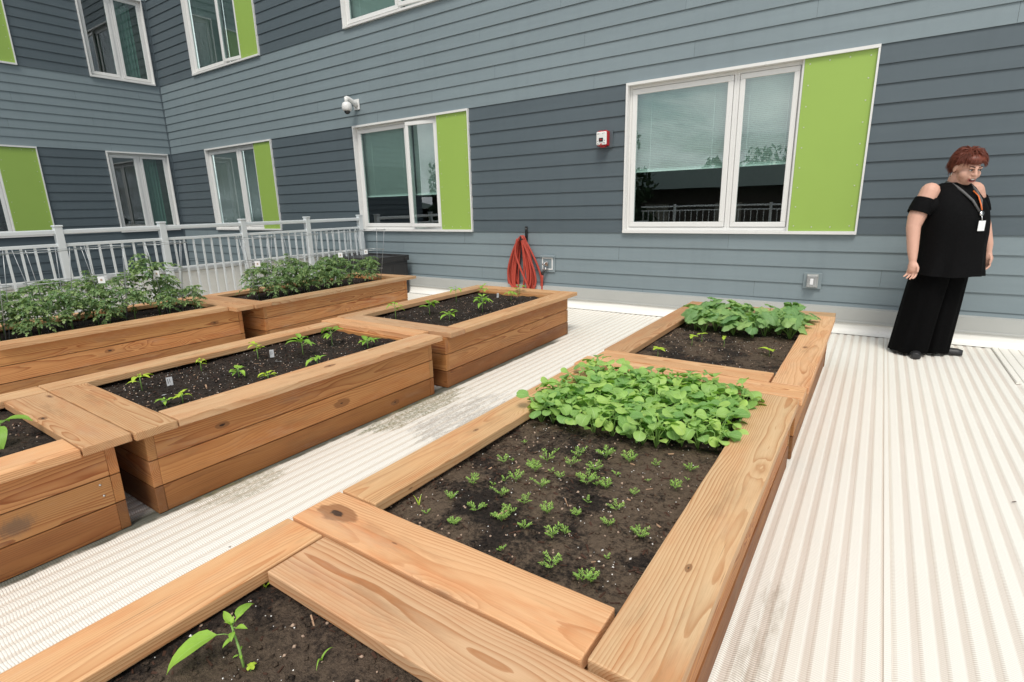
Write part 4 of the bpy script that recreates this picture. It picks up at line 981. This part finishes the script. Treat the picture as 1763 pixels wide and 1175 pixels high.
CG = [(-5.62, 1.06, 'wire tomato cage at the left edge of the photo, its hoops overlapping the railing', (-.9,)), (-5.62, 1.46, 'wire tomato cage second from the left edge, around the dense tomato leaves', None), (-5.60, 1.88, 'wire tomato cage with a square paper tag in front of the second railing post', (-.7,)),
      (-5.60, 2.36, 'wire tomato cage with a paper tag nearest the double end boards', (-1.0,)), (-5.55, 3.25, 'wire tomato cage at the near end of the far left planter', (-.6,)), (-5.54, 3.80, 'wire tomato cage in the middle of the far left planter', None), (-5.52, 4.34, 'wire tomato cage in front of the last railing panel', (-.8,)), (-5.52, 4.82, 'wire tomato cage with a white tag in front of the black deck box', (-1.2,))]
for i, (x, y, lb, tg) in enumerate(CG): cage((x, y, SOIL), rg.uniform(0, 6) if not tg else 0, lb, tg)
bm = bmesh.new(); box(bm, (-.03, -.001, -.02), (.03, .001, .055), 0, 0, 1, lambda c: Matrix.Rotation(-.3, 3, 'X') @ c); o = new_obj('plant_label', bm, 'tag', None, (-5.30, 4.02, SOIL + .12), (0, 0, -.5)); tag(o, 'larger white plastic label among the leaves of the far tomato planter', 'plant label')

# ------------------------------------------------------------------ deck box
t = thing('deck_storage_box', 'black plastic deck storage box with a lid against the wall', 'storage box', (-4.66 * S, 4.64 * S, 0), R(-2))
W_, D_, H_ = .99 * S, .56 * S, .425 * S
bm = bmesh.new(); T = lambda c: Vector((c.x * (1 - .05 * (1 - c.z / H_)) , c.y * (1 - .05 * (1 - c.z / H_)), c.z))
box(bm, (-W_ + .02, -D_ + .02, .0), (-.02, -.02, H_), 0, .02, 3, T)
for k in range(5): box(bm, (-W_ + .10 + k * .24, -D_ + .012, .06), (-W_ + .26 + k * .24, -D_ + .03, H_ - .08), 0, .008, 2, T)
for k in range(2): box(bm, (-.035, -D_ + .10 + k * .30, .06), (-.014, -D_ + .34 + k * .30, H_ - .08), 0, .008, 2, T)
new_obj('body', bm, 'black_plastic', t)
bm = bmesh.new(); box(bm, (-W_, -D_, H_ - .035), (0, 0, H_ + .025), 0, .012, 2)
for q in (((-W_, -D_, H_ + .02), (0, -D_ + .045, H_ + .05)), ((-W_, -.045, H_ + .02), (0, 0, H_ + .05)), ((-W_, -D_ + .04, H_ + .02), (-W_ + .045, -.04, H_ + .049)), ((-.045, -D_ + .04, H_ + .02), (0, -.04, H_ + .049))): box(bm, *q, 0, .010, 2)
new_obj('lid', bm, 'black_plastic', t)
bm = bmesh.new()
for y in (-.05, -D_ + .12): box(bm, (.0, y - .05, H_ - .03), (.018, y + .0, H_ + .01), 0, .005, 2)
new_obj('hinge', bm, 'black_plastic', t)

# ------------------------------------------------------------------ wall fittings
yf = YW - .018
# hose hook
HX = -3.035 * S
t = thing('hose_hook', 'black metal hook bracket screwed to the siding above the red hose', 'hook', (HX + .025, yf, .70 * S))
bm = bmesh.new(); box(bm, (-.02, -.012, -.06), (.02, .0, .12), 0, .003); box(bm, (-.012, -.15, -.055), (.012, -.0, -.035), 0, .004); box(bm, (-.012, -.16, -.055), (.012, -.145, -.0), 0, .004); new_obj('bracket', bm, 'black_metal', t)
bm = bmesh.new(); box(bm, (-.006, -.016, .085), (.006, -.012, .097), 0, .002); new_obj('screw', bm, 'chrome', t)
rh = random.Random(4); bm = bmesh.new(); pts = []
topz = .70 * S
nl = 16
for k in range(nl):
    wl = rh.uniform(.10, .37) * (.95 if k % 2 else 1.0); cx_ = rh.uniform(-.05, .035); hz = topz - rh.uniform(.10, .17) * 0 - rh.uniform(.0, .035); bot = rh.uniform(.075, .15); yo = -.035 - .095 * (k / nl) 
    for i in range(18):
        a = 2 * math.pi * i / 18; fz = (1 - math.cos(a)) / 2
        x = wl * math.sin(a) * (.40 + .62 * fz) + cx_ * fz + .012 * math.sin(a * 2 + k); z_ = hz - (hz - bot) * (fz ** .9)
        pts.append((x, yo - .012 * math.sin(a + k) + .02 * fz, z_))
# crossing strands inside the bundle
pts += [(-.03, -.14, topz - .05), (-.055, -.15, topz - .22), (.02, -.15, topz - .42), (.11, -.14, topz - .62), (.17, -.12, .13), (.20, -.10, .09), (.26, -.07, .08), (.30, -.06, .14), (.305, -.06, .30), (.315, -.06, .44)]
sm = []
for i in range(len(pts) - 1):           # Catmull-Rom smoothing
    p0, p1, p2, p3 = [Vector(pts[max(0, min(len(pts) - 1, i + q))]) for q in (-1, 0, 1, 2)]
    for s_ in (0, .33, .66):
        sm.append(.5 * ((2 * p1) + (-p0 + p2) * s_ + (2 * p0 - 5 * p1 + 4 * p2 - p3) * s_ ** 2 + (-p0 + 3 * p1 - 3 * p2 + p3) * s_ ** 3))
tube(bm, sm, .0140, 8)
t = thing('garden_hose', 'red rubber garden hose coiled over a hook on the wall', 'hose', (HX - .01, yf, 0)); new_obj('coil', bm, 'hose', t)
bm = bmesh.new(); e = sm[-1]; tube(bm, [e, e + Vector((.012, .0, .03)), e + Vector((.035, .01, .075))], .0165, 10); new_obj('grip', bm, 'black_plastic', t)
bm = bmesh.new(); tube(bm, [e + Vector((.035, .01, .072)), e + Vector((.05, .014, .095))], .017, 12); new_obj('fitting', bm, 'chrome', t)
# hydrant box
BX, BZ, BS = -2.765 * S, .422 * S, .172 * S
t = thing('tap_box', 'small recessed water tap box in the siding beside the red hose', 'tap box', (BX, yf, BZ)); h_ = BS / 2
bm = bmesh.new(); box(bm, (-h_, -.008, -h_), (h_, .0, h_), 0, .003); box(bm, (-h_ + .01, -.03, h_ - .03), (h_ - .005, -.006, h_ - .005), 0, .003); new_obj('mounting_block', bm, 'box_grey', t)
bm = bmesh.new()
for q in (((-.08, -.016, -.08), (.08, -.007, -.066)), ((-.08, -.016, .066), (.08, -.007, .08)), ((-.08, -.016, -.066), (-.066, -.007, .066)), ((.066, -.016, -.066), (.08, -.007, .066))): box(bm, *q, 0, .002)
new_obj('frame', bm, 'window_white', t)
bm = bmesh.new(); box(bm, (-.066, -.0075, -.066), (.066, -.0065, .066)); new_obj('back_plate', bm, 'flashing', t)
bm = bmesh.new(); lathe(bm, [(.0, 0), (.022, 0), (.022, .02), (.014, .022), (.014, .05), (.0, .05)], (.0, -.008, .0), 14, 0, 'Y'); box(bm, (-.006, -.06, -.03), (.03, -.03, .03), 0, .006); tube(bm, [(-.0, -.03, .01), (-.03, -.045, .0), (-.05, -.05, -.012)], .012, 8); new_obj('tap', bm, 'chrome', t)
# dome security camera
CX, CZ = -5.425 * S, 2.235 * S
t = thing('security_camera', 'white dome security camera on a bracket above the open window', 'security camera', (CX, yf, CZ))
bm = bmesh.new(); box(bm, (-.075, -.016, -.09), (.075, 0, .09), 0, .006, 2); new_obj('wall_plate', bm, 'window_white', t)
bm = bmesh.new(); tube(bm, [(0, -.01, -.01), (0, -.08, .03), (0, -.18, .075), (0, -.235, .085)], [.05, .042, .036, .034], 12); tube(bm, [(0, -.235, .098), (0, -.235, -.0)], .034, 12); new_obj('arm', bm, 'window_white', t)
bm = bmesh.new(); lathe(bm, [(.0, .03), (.05, .03), (.075, .012), (.088, -.03), (.09, -.085), (.08, -.10), (.072, -.115), (.0, -.115)], (0, -.235, -.02), 24); new_obj('housing', bm, 'window_white', t)
bm = bmesh.new(); lathe(bm, [(.054, -.135), (.052, -.155), (.040, -.178), (.02, -.190), (.0005, -.193)], (0, -.235, 0), 24); new_obj('lens_dome', bm, 'lens', t); t.scale = (.86, .86, .86)
# fire alarm strobe
AX, AZ = -2.155 * S, 1.565 * S
t = thing('fire_alarm', 'red fire alarm horn with a white cover and strobe between the two windows', 'fire alarm', (AX, yf, AZ))
bm = bmesh.new(); box(bm, (-.10, -.010, -.098), (.10, 0, .098), 0, .003); new_obj('mounting_block', bm, 'siding_dark', t)
bm = bmesh.new(); box(bm, (-.062, -.085, -.08), (.062, -.010, .082), 0, .008, 2); box(bm, (-.03, -.07, -.094), (.03, -.02, -.078), 0, .004); box(bm, (-.045, -.07, .08), (-.01, -.03, .09), 0, .002); box(bm, (.01, -.07, .08), (.045, -.03, .09), 0, .002); new_obj('back_box', bm, 'red', t)
bm = bmesh.new(); box(bm, (-.064, -.112, -.072), (.064, -.085, .074), 0, .014, 3); new_obj('cover', bm, 'window_white', t)
bm = bmesh.new(); box(bm, (-.026, -.122, -.036), (.026, -.110, .006), 0, .006, 2); new_obj('strobe', bm, 'lens', t)
bm = bmesh.new(); box(bm, (-.010, -.1235, -.020), (.012, -.1215, -.010), 0, 0); box(bm, (-.009, -.115, -.072), (.009, -.111, -.056), 0, .002); new_obj('red_mark', bm, 'red', t)
bm = bmesh.new()
for (x, z_) in ((-.042, .05), (-.028, .05), (.02, .05), (.036, .056), (-.046, -.03), (-.046, -.055), (.045, -.025), (.03, -.05), (.044, -.05), (-.034, -.06)): box(bm, (x - .0035, -.1135, z_ - .0035), (x + .0035, -.1118, z_ + .0035))
new_obj('grille_hole', bm, 'ink', t)
# weatherproof outlet
OX, OZ = -.387 * S, .380 * S
t = thing('outdoor_outlet', 'clear bubble covered electrical outlet low on the siding under the large window', 'outlet', (OX, yf, OZ))
bm = bmesh.new(); box(bm, (-.082, -.010, -.080), (.082, 0, .080), 0, .003); new_obj('mounting_block', bm, 'box_grey', t)
bm = bmesh.new(); box(bm, (-.045, -.075, -.060), (.045, -.012, .062), 0, .016, 3); new_obj('bubble_cover', bm, 'clear', t)
bm = bmesh.new(); box(bm, (-.050, -.020, -.066), (.050, -.011, .068), 0, .004, 2); box(bm, (-.045, -.07, .048), (.045, -.02, .062), 0, .004); new_obj('gasket', bm, 'flashing', t)
bm = bmesh.new(); box(bm, (-.014, -.079, -.030), (.014, -.0745, .030), 0, .003); new_obj('latch', bm, 'tag', t)

# debris on the deck --------------------------------------------------------------
for i, (x, y, lx, lb) in enumerate([(-1.72, .93, .010, 'dark wood splinter on the matting left of the nearest planter'), (-1.95, 1.02, .008, 'small dark fleck on the matting between the rows'), (.50, 1.75, .008, 'dark fleck on the right matting in front'), (.62, 2.9, .010, 'brown leaf bit on the matting at the right')]):
    bm = bmesh.new(); box(bm, (-lx, -.002, 0), (lx, .002, .002), 0, .0006); o = new_obj('wood_splinter', bm, 'bark', None, (x, y, .0072), (0, 0, i * 1.3)); tag(o, lb, 'debris')

# ------------------------------------------------------------------ person
MAT['skin'] = plain('skin', (.62, .36, .27), .5, .4, 0, .10, 14)
MAT['hair'] = plain('hair', (.135, .028, .011), .5, .5, 0, .45, 60)
MAT['black_cloth'] = plain('black_cloth', (.0022, .0022, .0024), .9, .08, 0, .2, 30)
MAT['black_jersey'] = plain('black_jersey', (.0028, .0028, .0032), .85, .12, 0, .2, 30)
MAT['shoe'] = plain('shoe', (.018, .018, .020), .45)
MAT['mouth'] = plain('mouth', (.10, .02, .02), .5)
MAT['lip'] = plain('lip', (.42, .13, .11), .4)
MAT['teeth'] = plain('teeth', (.7, .66, .6), .4)
MAT['eye_dark'] = plain('eye_dark', (.02, .015, .012), .2)
MAT['eye_white'] = plain('eye_white', (.55, .5, .47), .3)
MAT['brow'] = plain('brow', (.06, .02, .012), .6)
MAT['pattern'] = plain('pattern', (.10, .10, .10), .6, .4, 0, 1.0, 160)
MAT['orange'] = plain('orange', (.72, .16, .03), .5)
per = thing('person', 'woman with short auburn hair in black cold shoulder tunic and wide trousers by the wall', 'person', (.455, 5.575, .008), R(40))
def fuse(name, parts, mat, parent, voxel=.006, smooth=4):
    """rounded cones and ellipsoids merged into one continuous skin"""
    bm = bmesh.new()
    for p in parts:
        if p[0] == 'c':
            _, pts, rad = p; n = len(pts)
            for i in range(n - 1):
                a, b = Vector(pts[i]), Vector(pts[i + 1]); tube(bm, [a, a.lerp(b, .5), b], [rad[i], (rad[i] + rad[i + 1]) / 2, rad[i + 1]], 14)
            for q, r_ in zip(pts, rad): bmesh.ops.create_icosphere(bm, subdivisions=2, radius=r_, matrix=Matrix.Translation(q))
        else:
            _, c, s_ = p[:3]; rot = p[3] if len(p) > 3 else Matrix.Identity(4)
            bmesh.ops.create_icosphere(bm, subdivisions=3, radius=1, matrix=Matrix.Translation(c) @ rot @ Matrix.Diagonal((*s_, 1)))
    me = bpy.data.meshes.new(name); bm.to_mesh(me); bm.free(); o = bpy.data.objects.new(name, me); COL.objects.link(o)
    m = o.modifiers.new('r', 'REMESH'); m.mode = 'VOXEL'; m.voxel_size = voxel; m.use_smooth_shade = True
    if smooth: k = o.modifiers.new('s', 'SMOOTH'); k.factor = .5; k.iterations = smooth
    dg = bpy.context.evaluated_depsgraph_get(); dg.update(); ev = o.evaluated_get(dg); me2 = bpy.data.meshes.new_from_object(ev); bpy.data.objects.remove(o)
    me2.materials.clear(); me2.materials.append(MAT[mat])
    for p in me2.polygons: p.use_smooth = True
    o = bpy.data.objects.new(name, me2); COL.objects.link(o); o.parent = parent; return o
# local frame: facing -Y, her left +X; head turned a little further to her left
HT = Matrix.Translation((0, -.068, 1.488)) @ Matrix.Rotation(R(-10), 4, 'Z') @ Matrix.Rotation(R(20), 4, 'X')
def hp(x, y, z): return tuple(HT @ Vector((x, y, z)))
hr = HT.to_3x3().to_4x4()
parts = [('e', hp(0, .015, .035), (.076, .093, .092), hr), ('e', hp(0, -.035, -.035), (.066, .062, .078), hr), ('e', hp(0, -.045, -.085), (.036, .036, .026), hr),
         ('e', hp(.042, -.05, -.03), (.033, .034, .036), hr), ('e', hp(-.042, -.05, -.03), (.033, .034, .036), hr), ('e', hp(0, -.005, -.095), (.060, .062, .038), hr),
         ('c', [hp(0, -.093, .018), hp(0, -.112, -.018)], [.010, .0135]), ('e', hp(.012, -.103, -.020), (.009, .011, .009), hr), ('e', hp(-.012, -.103, -.020), (.009, .011, .009), hr),
         ('c', [hp(-.036, -.087, .030), hp(.036, -.087, .030)], [.011, .011]), ('c', [hp(-.018, -.097, -.045), hp(.018, -.097, -.045)], [.009, .009]), ('c', [hp(-.014, -.090, -.077), hp(.014, -.090, -.077)], [.009, .009]),
         ('c', [(0, .02, 1.30), (0, -.01, 1.42)], [.066, .062]), ('e', (0, .02, 1.30), (.17, .095, .07)), ('e', (0, 0, 1.1), (.17, .12, .22)), ('e', (0, 0, .85), (.19, .15, .16))]
for sx in (-1, 1):
    parts += [('e', hp(sx * .079, .012, -.005), (.010, .017, .028), hr)]
def hand(wrist, dirv, side, palm_fwd):
    W3 = Vector(wrist); D = Vector(dirv).normalized(); Sd = Vector(side).normalized(); N3 = D.cross(Sd)
    ps = [('c', [W3, W3 + D * .035 , W3 + D * .075], [.024, .029, .031]), ('e', tuple(W3 + D * .055 + Sd * .012), (.03, .025, .035))]
    ps += [('c', [W3 + D * .045 - Sd * .015, W3 + D * .080 - Sd * .018], [.020, .017]), ('c', [W3 + D * .045 + Sd * .015, W3 + D * .080 + Sd * .020], [.020, .017])]
    for k, (o_, ln) in enumerate(((-.030, .052), (-.010, .064), (.011, .068), (.031, .060))):
        a = W3 + D * .085 + Sd * o_; b_ = a + D * ln * .45 + N3 * .006 + Sd * o_ * .12; c_ = b_ + D * ln * .32 + N3 * .018 + Sd * o_ * .05; e_ = c_ + D * ln * .16 + N3 * .020
        ps.append(('c', [a - D * .012, b_, c_, e_], [.0098, .0090, .0082, .0072]))
    a = W3 + D * .03 + Sd * .026; ps.append(('c', [a, a + D * .030 + Sd * .020 + N3 * .006, a + D * .058 + Sd * .024 + N3 * .016], [.0125, .0105, .0085]))
    return ps
# her right arm (-X) hangs straight, slightly bent; left arm behind the body
ra = [(-.195, .02, 1.325), (-.275, .02, 1.13), (-.300, .01, 1.055), (-.310, -.03, .87), (-.315, -.05, .80)]
la = [(.195, .03, 1.325), (.285, .03, 1.12), (.318, .01, 1.05), (.345, -.03, .90), (.348, -.04, .845)]
parts += [('c', ra, [.066, .062, .050, .038, .028]), ('c', la, [.066, .060, .048, .034, .026]), ('e', (-.25, .02, 1.20), (.060, .064, .09)), ('e', (.250, .03, 1.20), (.058, .062, .09))]
parts += hand((-.315, -.052, .795), (0, -.12, -1), (.25, -1, 0), 1); parts += hand((.348, -.042, .840), (.02, -.10, -1), (-.25, -1, 0), 1)
body = fuse('body', parts, 'skin', per, .0045, 6)
def ell(name, c, s_, mat, rot=None, sub=2):
    bm = bmesh.new(); bmesh.ops.create_icosphere(bm, subdivisions=sub, radius=1, matrix=Matrix.Translation(c) @ (rot or Matrix.Identity(4)) @ Matrix.Diagonal((*s_, 1))); return new_obj(name, bm, mat, per, smooth=True)
for sx in (-1, 1):
    e = ell('eye', hp(sx * .030, -.090, .012), (.014, .007, .0065), 'eye_white', hr); ell('iris', hp(sx * .030 + .002, -.0955, .012), (.0062, .0032, .0060), 'eye_dark', hr)
    bm = bmesh.new(); tube(bm, [hp(sx * .014, -.0975, .033), hp(sx * .030, -.097, .040), hp(sx * .050, -.083, .036)], [.0042, .0038, .0022], 6); new_obj('eyebrow', bm, 'brow', per)
    bm = bmesh.new(); tube(bm, [hp(sx * .014, -.0965, .016), hp(sx * .030, -.0985, .0195), hp(sx * .046, -.090, .014)], [.0016, .0022, .0014], 5); new_obj('eyelid', bm, 'brow', per)
ell('mouth', hp(0, -.0985, -.060), (.022, .010, .0115), 'mouth', hr); ell('upper_teeth', hp(0, -.1035, -.0545), (.015, .006, .0038), 'teeth', hr)
bm = bmesh.new(); tube(bm, [hp(.026 * math.cos(a * math.pi / 8), -.1025 + .006 * abs(math.cos(a * math.pi / 8)), -.058 - .007 * math.cos(a * math.pi / 8) ** 2 + .0145 * math.sin(a * math.pi / 8)) for a in range(16)], .0030, 6, closed=True); new_obj('lips', bm, 'lip', per)
# hair: cap plus many locks
hb_ = bmesh.new(); rh = random.Random(9)
def scal(th, ph, k=1.0): return Vector((.083 * math.sin(th) * math.sin(ph), .018 + .101 * math.sin(th) * math.cos(ph), .040 + .101 * math.cos(th))) * k
for i in range(2600):
    th = math.acos(rh.uniform(-.55, 1)); ph = rh.uniform(-math.pi, math.pi)
    fr_ = math.cos(ph)            # +1 = back
    if fr_ < -.1 and th > (1.02 if abs(ph) > 2.4 else 1.25): continue
    if fr_ < .45 and th > 1.62: continue
    p = scal(th, ph); nrm = (p - Vector((0, .018, .03))).normalized(); dn = Vector((rh.uniform(-.3, .3) + (.25 if fr_ < 0 else 0) * (1 if p.x > 0 else -1), rh.uniform(-.5, .35) - (.35 if fr_ < -.2 else -.3), -1.0)); tng = (dn - nrm * dn.dot(nrm))
    if tng.length < .1: continue
    tng.normalize(); ln = rh.uniform(.034, .066) * (1.35 if fr_ > .4 and th > 1.3 else 1.0); lift = rh.uniform(.02, .42)
    pts = [HT @ (p + tng * ln * t + nrm * ln * lift * math.sin(t * 2.6) * .8) for t in (0, .35, .7, 1)]
    tube(hb_, pts, [.0022, .0030, .0020, .0004], 4, cap=False)
hair = new_obj('hair', hb_, 'hair', per, smooth=True, recalc=True)
cap = fuse('hair_base', [('e', hp(0, .028, .050), (.083, .094, .090), hr), ('e', hp(0, .062, .0), (.070, .055, .078), hr), ('e', hp(0, -.048, .080), (.070, .052, .040), hr)], 'hair', per, .006, 2)
# tunic -----------------------------------------------------------------------
def loft(bm, rings, seg=48, mi=0, capb=False, capt=False):
    R_ = []
    for (cx_, cy_, z_, a, b, rip, ph) in rings:
        ring_ = []
        for k in range(seg):
            t_ = 2 * math.pi * k / seg; m_ = 1 + rip * (math.sin(t_ * 9 + ph) + .6 * math.sin(t_ * 5 + 1.3 * ph + 2) + .5 * math.sin(t_ * 14 + ph * .5))
            ring_.append(bm.verts.new((cx_ + a * m_ * math.cos(t_), cy_ + b * m_ * math.sin(t_), z_ + rip * .10 * math.sin(t_ * 4 + ph))))
        R_.append(ring_)
    for A, B in zip(R_, R_[1:]):
        for k in range(seg):
            fc = bm.faces.new((A[k], A[(k + 1) % seg], B[(k + 1) % seg], B[k])); fc.smooth = True; fc.material_index = mi
    if capb: bm.faces.new(R_[0])
    if capt: bm.faces.new(R_[-1])
bm = bmesh.new()
loft(bm, [(0, -.045, .672, .252, .232, .045, 1), (0, -.045, .74, .243, .224, .032, .9), (0, -.045, .82, .234, .218, .018, .8), (0, -.045, .90, .228, .212, .009, .7), (0, -.05, 1.0, .226, .208, .004, .6), (0, -.05, 1.08, .222, .202, .003, .5), (0, -.045, 1.16, .212, .190, .002, .5),
          (0, -.03, 1.23, .200, .164, 0, .5), (0, -.012, 1.29, .174, .130, 0, .5), (0, .003, 1.345, .146, .104, 0, .5), (0, .012, 1.372, .118, .090, 0, .5), (0, .010, 1.385, .088, .082, 0, .5), (0, .008, 1.384, .078, .074, 0, .5)])
for sx, arm in ((-1, ra), (1, la)):
    a, b = Vector(arm[0]), Vector(arm[1]); dr = (b - a).normalized(); q = a + dr * .075; rr = []
    for t_, r_ in ((-.006, .074), (.03, .079), (.075, .081), (.112, .079)): rr.append((q + dr * t_, r_))
    tube(bm, [p for p, _ in rr], [r_ for _, r_ in rr], 20, cap=False)
    bmesh.ops.create_icosphere(bm, subdivisions=3, radius=1, matrix=Matrix.Translation((sx * .195, .01, 1.205)) @ Matrix.Rotation(sx * -.35, 4, 'Y') @ Matrix.Diagonal((.070, .088, .085, 1)))
new_obj('tunic', bm, 'black_jersey', per, smooth=True)
# trousers: wide legs, right foot forward toward the camera
bm = bmesh.new()
def leg_(x0, y0, x1, y1, ph, a1, b1):
    L_ = []
    for t_ in (0, .15, .3, .5, .7, .85, 1.0):
        z_ = .80 * (1 - t_) + .022 * t_; a = .135 + (a1 - .135) * t_ ** 1.2; b = .135 + (b1 - .135) * t_ ** 1.2; L_.append((x0 + (x1 - x0) * t_, y0 + (y1 - y0) * t_, z_, a, b, .012 + .035 * t_, ph + t_ * .6))
    loft(bm, list(reversed(L_)), 40)
leg_(-.080, -.01, -.165, .02, 0, .125, .145); leg_(.070, .0, .005, -.02, 2, .112, .120); loft(bm, [(0, -.02, .72, .205, .16, .0, 0), (0, -.02, .85, .215, .17, 0, 0)], 40)
new_obj('trousers', bm, 'black_cloth', per, smooth=True)
def shoe(x, y, rz):
    bm = bmesh.new(); Mx = Matrix.Translation((x, y, 0)) @ Matrix.Rotation(rz, 4, 'Z')
    prof = [(-.115, .026, .040), (-.08, .036, .050), (-.03, .043, .050), (.03, .044, .062), (.08, .037, .075), (.115, .028, .078)]
    rows = []
    for y_, hw, h in prof:
        row = []
        for k in range(11):
            a = math.pi * k / 10; row.append(bm.verts.new(Mx @ Vector((hw * math.cos(a), y_, .004 + h * math.sin(a) ** .75 if 0 < k < 10 else .004))))
        rows.append(row)
    for A, B in zip(rows, rows[1:]):
        for k in range(10): bm.faces.new((A[k], A[k + 1], B[k + 1], B[k])).smooth = True
        bm.faces.new((A[0], B[0], B[10], A[10]))
    bm.faces.new(rows[0]); bm.faces.new(rows[-1]); return new_obj('shoe', bm, 'shoe', per)
shoe(-.185, -.08, R(-40)); shoe(.105, -.06, R(42))
# lanyard, necklace, badge, earrings, ring
yb = -.266
bm = bmesh.new()
for sx in (-1, 1): tube(bm, [(sx * .062, .03, 1.392), (sx * .072, -.045, 1.372), (sx * .058, -.125, 1.315), (sx * .035, -.200, 1.245), (sx * .008, -.242, 1.165)], [.009, .010, .010, .009, .007], 6)
new_obj('lanyard', bm, 'pattern', per)
bm = bmesh.new(); tube(bm, [(.02, -.135, 1.318), (.024, -.180, 1.28), (.014, -.224, 1.215), (.006, -.246, 1.175)], .0045, 6); new_obj('cord', bm, 'orange', per)
bm = bmesh.new(); lathe(bm, [(.0, 0), (.018, 0), (.018, .008), (.0, .010)], (.004, yb + .018, 1.150), 16, 0, 'Y'); tube(bm, [(.006, yb + .012, 1.135), (.008, yb + .006, 1.10)], .004, 6); new_obj('badge_reel', bm, 'chrome', per)
bm = bmesh.new(); box(bm, (-.022, yb - .002, 1.022), (.034, yb + .0015, 1.098), 0, .0008); new_obj('badge', bm, 'tag', per)
for sx in (-1, 1):
    bm = bmesh.new(); tube(bm, [hp(sx * .088, .012, -.035), hp(sx * .091, .010, -.050), hp(sx * .090, .010, -.066)], .0026, 6); new_obj('earring', bm, 'chrome', per)
bm = bmesh.new(); w3 = Vector((-.315, -.052, .795)) + Vector((0, -.12, -1)).normalized() * .098 + Vector((.25, -1, 0)).normalized() * (-.010)
tube(bm, [w3 + Vector((.0108 * math.cos(a * math.pi / 6), .0108 * math.sin(a * math.pi / 6), 0)) for a in range(12)], .0016, 5, closed=True); new_obj('ring', bm, 'chrome', per)

# ------------------------------------------------------------------ the place behind the camera (seen in the window glass)
MAT['roof_green'] = plain('roof_green', (.015, .05, .038), .6); MAT['brick_dark'] = plain('brick_dark', (.10, .075, .06), .8, .3, 0, .3, 3); MAT['cream_wall'] = plain('cream_wall', (.42, .38, .30), .8)
MAT['crown'] = plain('crown', (.035, .065, .022), .8, .3, 0, .5, 2); MAT['trunk'] = plain('trunk', (.07, .05, .035), .9)
def far_building(loc, size, label, rz=0):
    t = thing('low_building', label, 'building', loc, rz); w_, d_, h_ = size
    bm = bmesh.new(); box(bm, (-w_ / 2, -d_ / 2, 0), (w_ / 2, d_ / 2, h_)); new_obj('wall', bm, 'brick_dark', t)
    bm = bmesh.new(); vs_ = [bm.verts.new(p) for p in ((-w_ / 2 - .8, -d_ / 2 - .8, h_ + .003), (w_ / 2 + .8, -d_ / 2 - .8, h_ + .003), (w_ / 2 + .8, d_ / 2 + .8, h_ + .003), (-w_ / 2 - .8, d_ / 2 + .8, h_ + .003), (-w_ / 2 + 3, 0, h_ + 1.3), (w_ / 2 - 3, 0, h_ + 1.3))]
    for q in ((0, 1, 5, 4), (2, 3, 4, 5), (1, 2, 5), (3, 0, 4), (3, 2, 1, 0)): bm.faces.new([vs_[k] for k in q])
    new_obj('roof', bm, 'roof_green', t)
    n = int(w_ / 4)
    for k in range(n):
        bm = bmesh.new(); x = -w_ / 2 + 2 + k * 4; box(bm, (x - .7, d_ / 2 - .05, h_ - 2.4), (x + .7, d_ / 2 + .04, h_ - .8)); new_obj('window', bm, 'cream_wall' if k % 3 else 'lens', t)
far_building((0, -24, -4.3), (34, 10, 6.3), 'long low dark building with a green roof, seen mirrored in the large window')
far_building((-27, -21, -4.3), (14, 9, 5.6), 'second low building with a green roof further to the left, seen only in reflections', R(8))
def tree(loc, h, label, seed):
    rgt = random.Random(seed); t = thing('broadleaf_tree', label, 'tree', loc, 0, 'trees beyond the deck')
    bm = bmesh.new(); tube(bm, [(0, 0, 0), (.1, .05, h * .3), (-.05, .1, h * .55), (.1, 0, h * .8)], [.22, .17, .11, .04], 8)
    for k in range(7):
        a = k * 2.4; z_ = h * (.35 + .06 * k); tube(bm, [(0, 0, z_), (math.cos(a) * h * .12, math.sin(a) * h * .12, z_ + h * .08), (math.cos(a) * h * .2, math.sin(a) * h * .2, z_ + h * .16)], [.07, .05, .02], 6)
    new_obj('trunk', bm, 'trunk', t)
    bm = bmesh.new(); cl = [(Vector((rgt.gauss(0, h * .13), rgt.gauss(0, h * .13), h * rgt.uniform(.42, .92))), rgt.uniform(.07, .13) * h) for _ in range(16)]
    for _ in range(3200):
        c_, r_ = rgt.choice(cl); v_ = Vector((rgt.gauss(0, 1), rgt.gauss(0, 1), rgt.gauss(0, 1))).normalized() * r_ * rgt.uniform(.5, 1.05); p = c_ + v_
        e = Euler((rgt.uniform(0, 6), rgt.uniform(0, 6), 0)).to_matrix(); s_ = h * .016
        bm.faces.new([bm.verts.new(p + e @ Vector(q)) for q in ((-s_, 0, 0), (0, -s_ * .6, 0), (s_, 0, 0), (0, s_ * .6, 0))])
    new_obj('crown', bm, 'crown', t, recalc=False)
tree((-13, -15, -4.3), 9.6, 'tall dark tree mirrored beside the buildings', 1); tree((-6, -31, -4.3), 10.5, 'tree rising behind the long building', 2); tree((6, -32, -4.3), 10.2, 'second tree rising behind the long building', 3); tree((-19, -13, -4.3), 10.0, 'tree mirrored in the open window sash', 4)
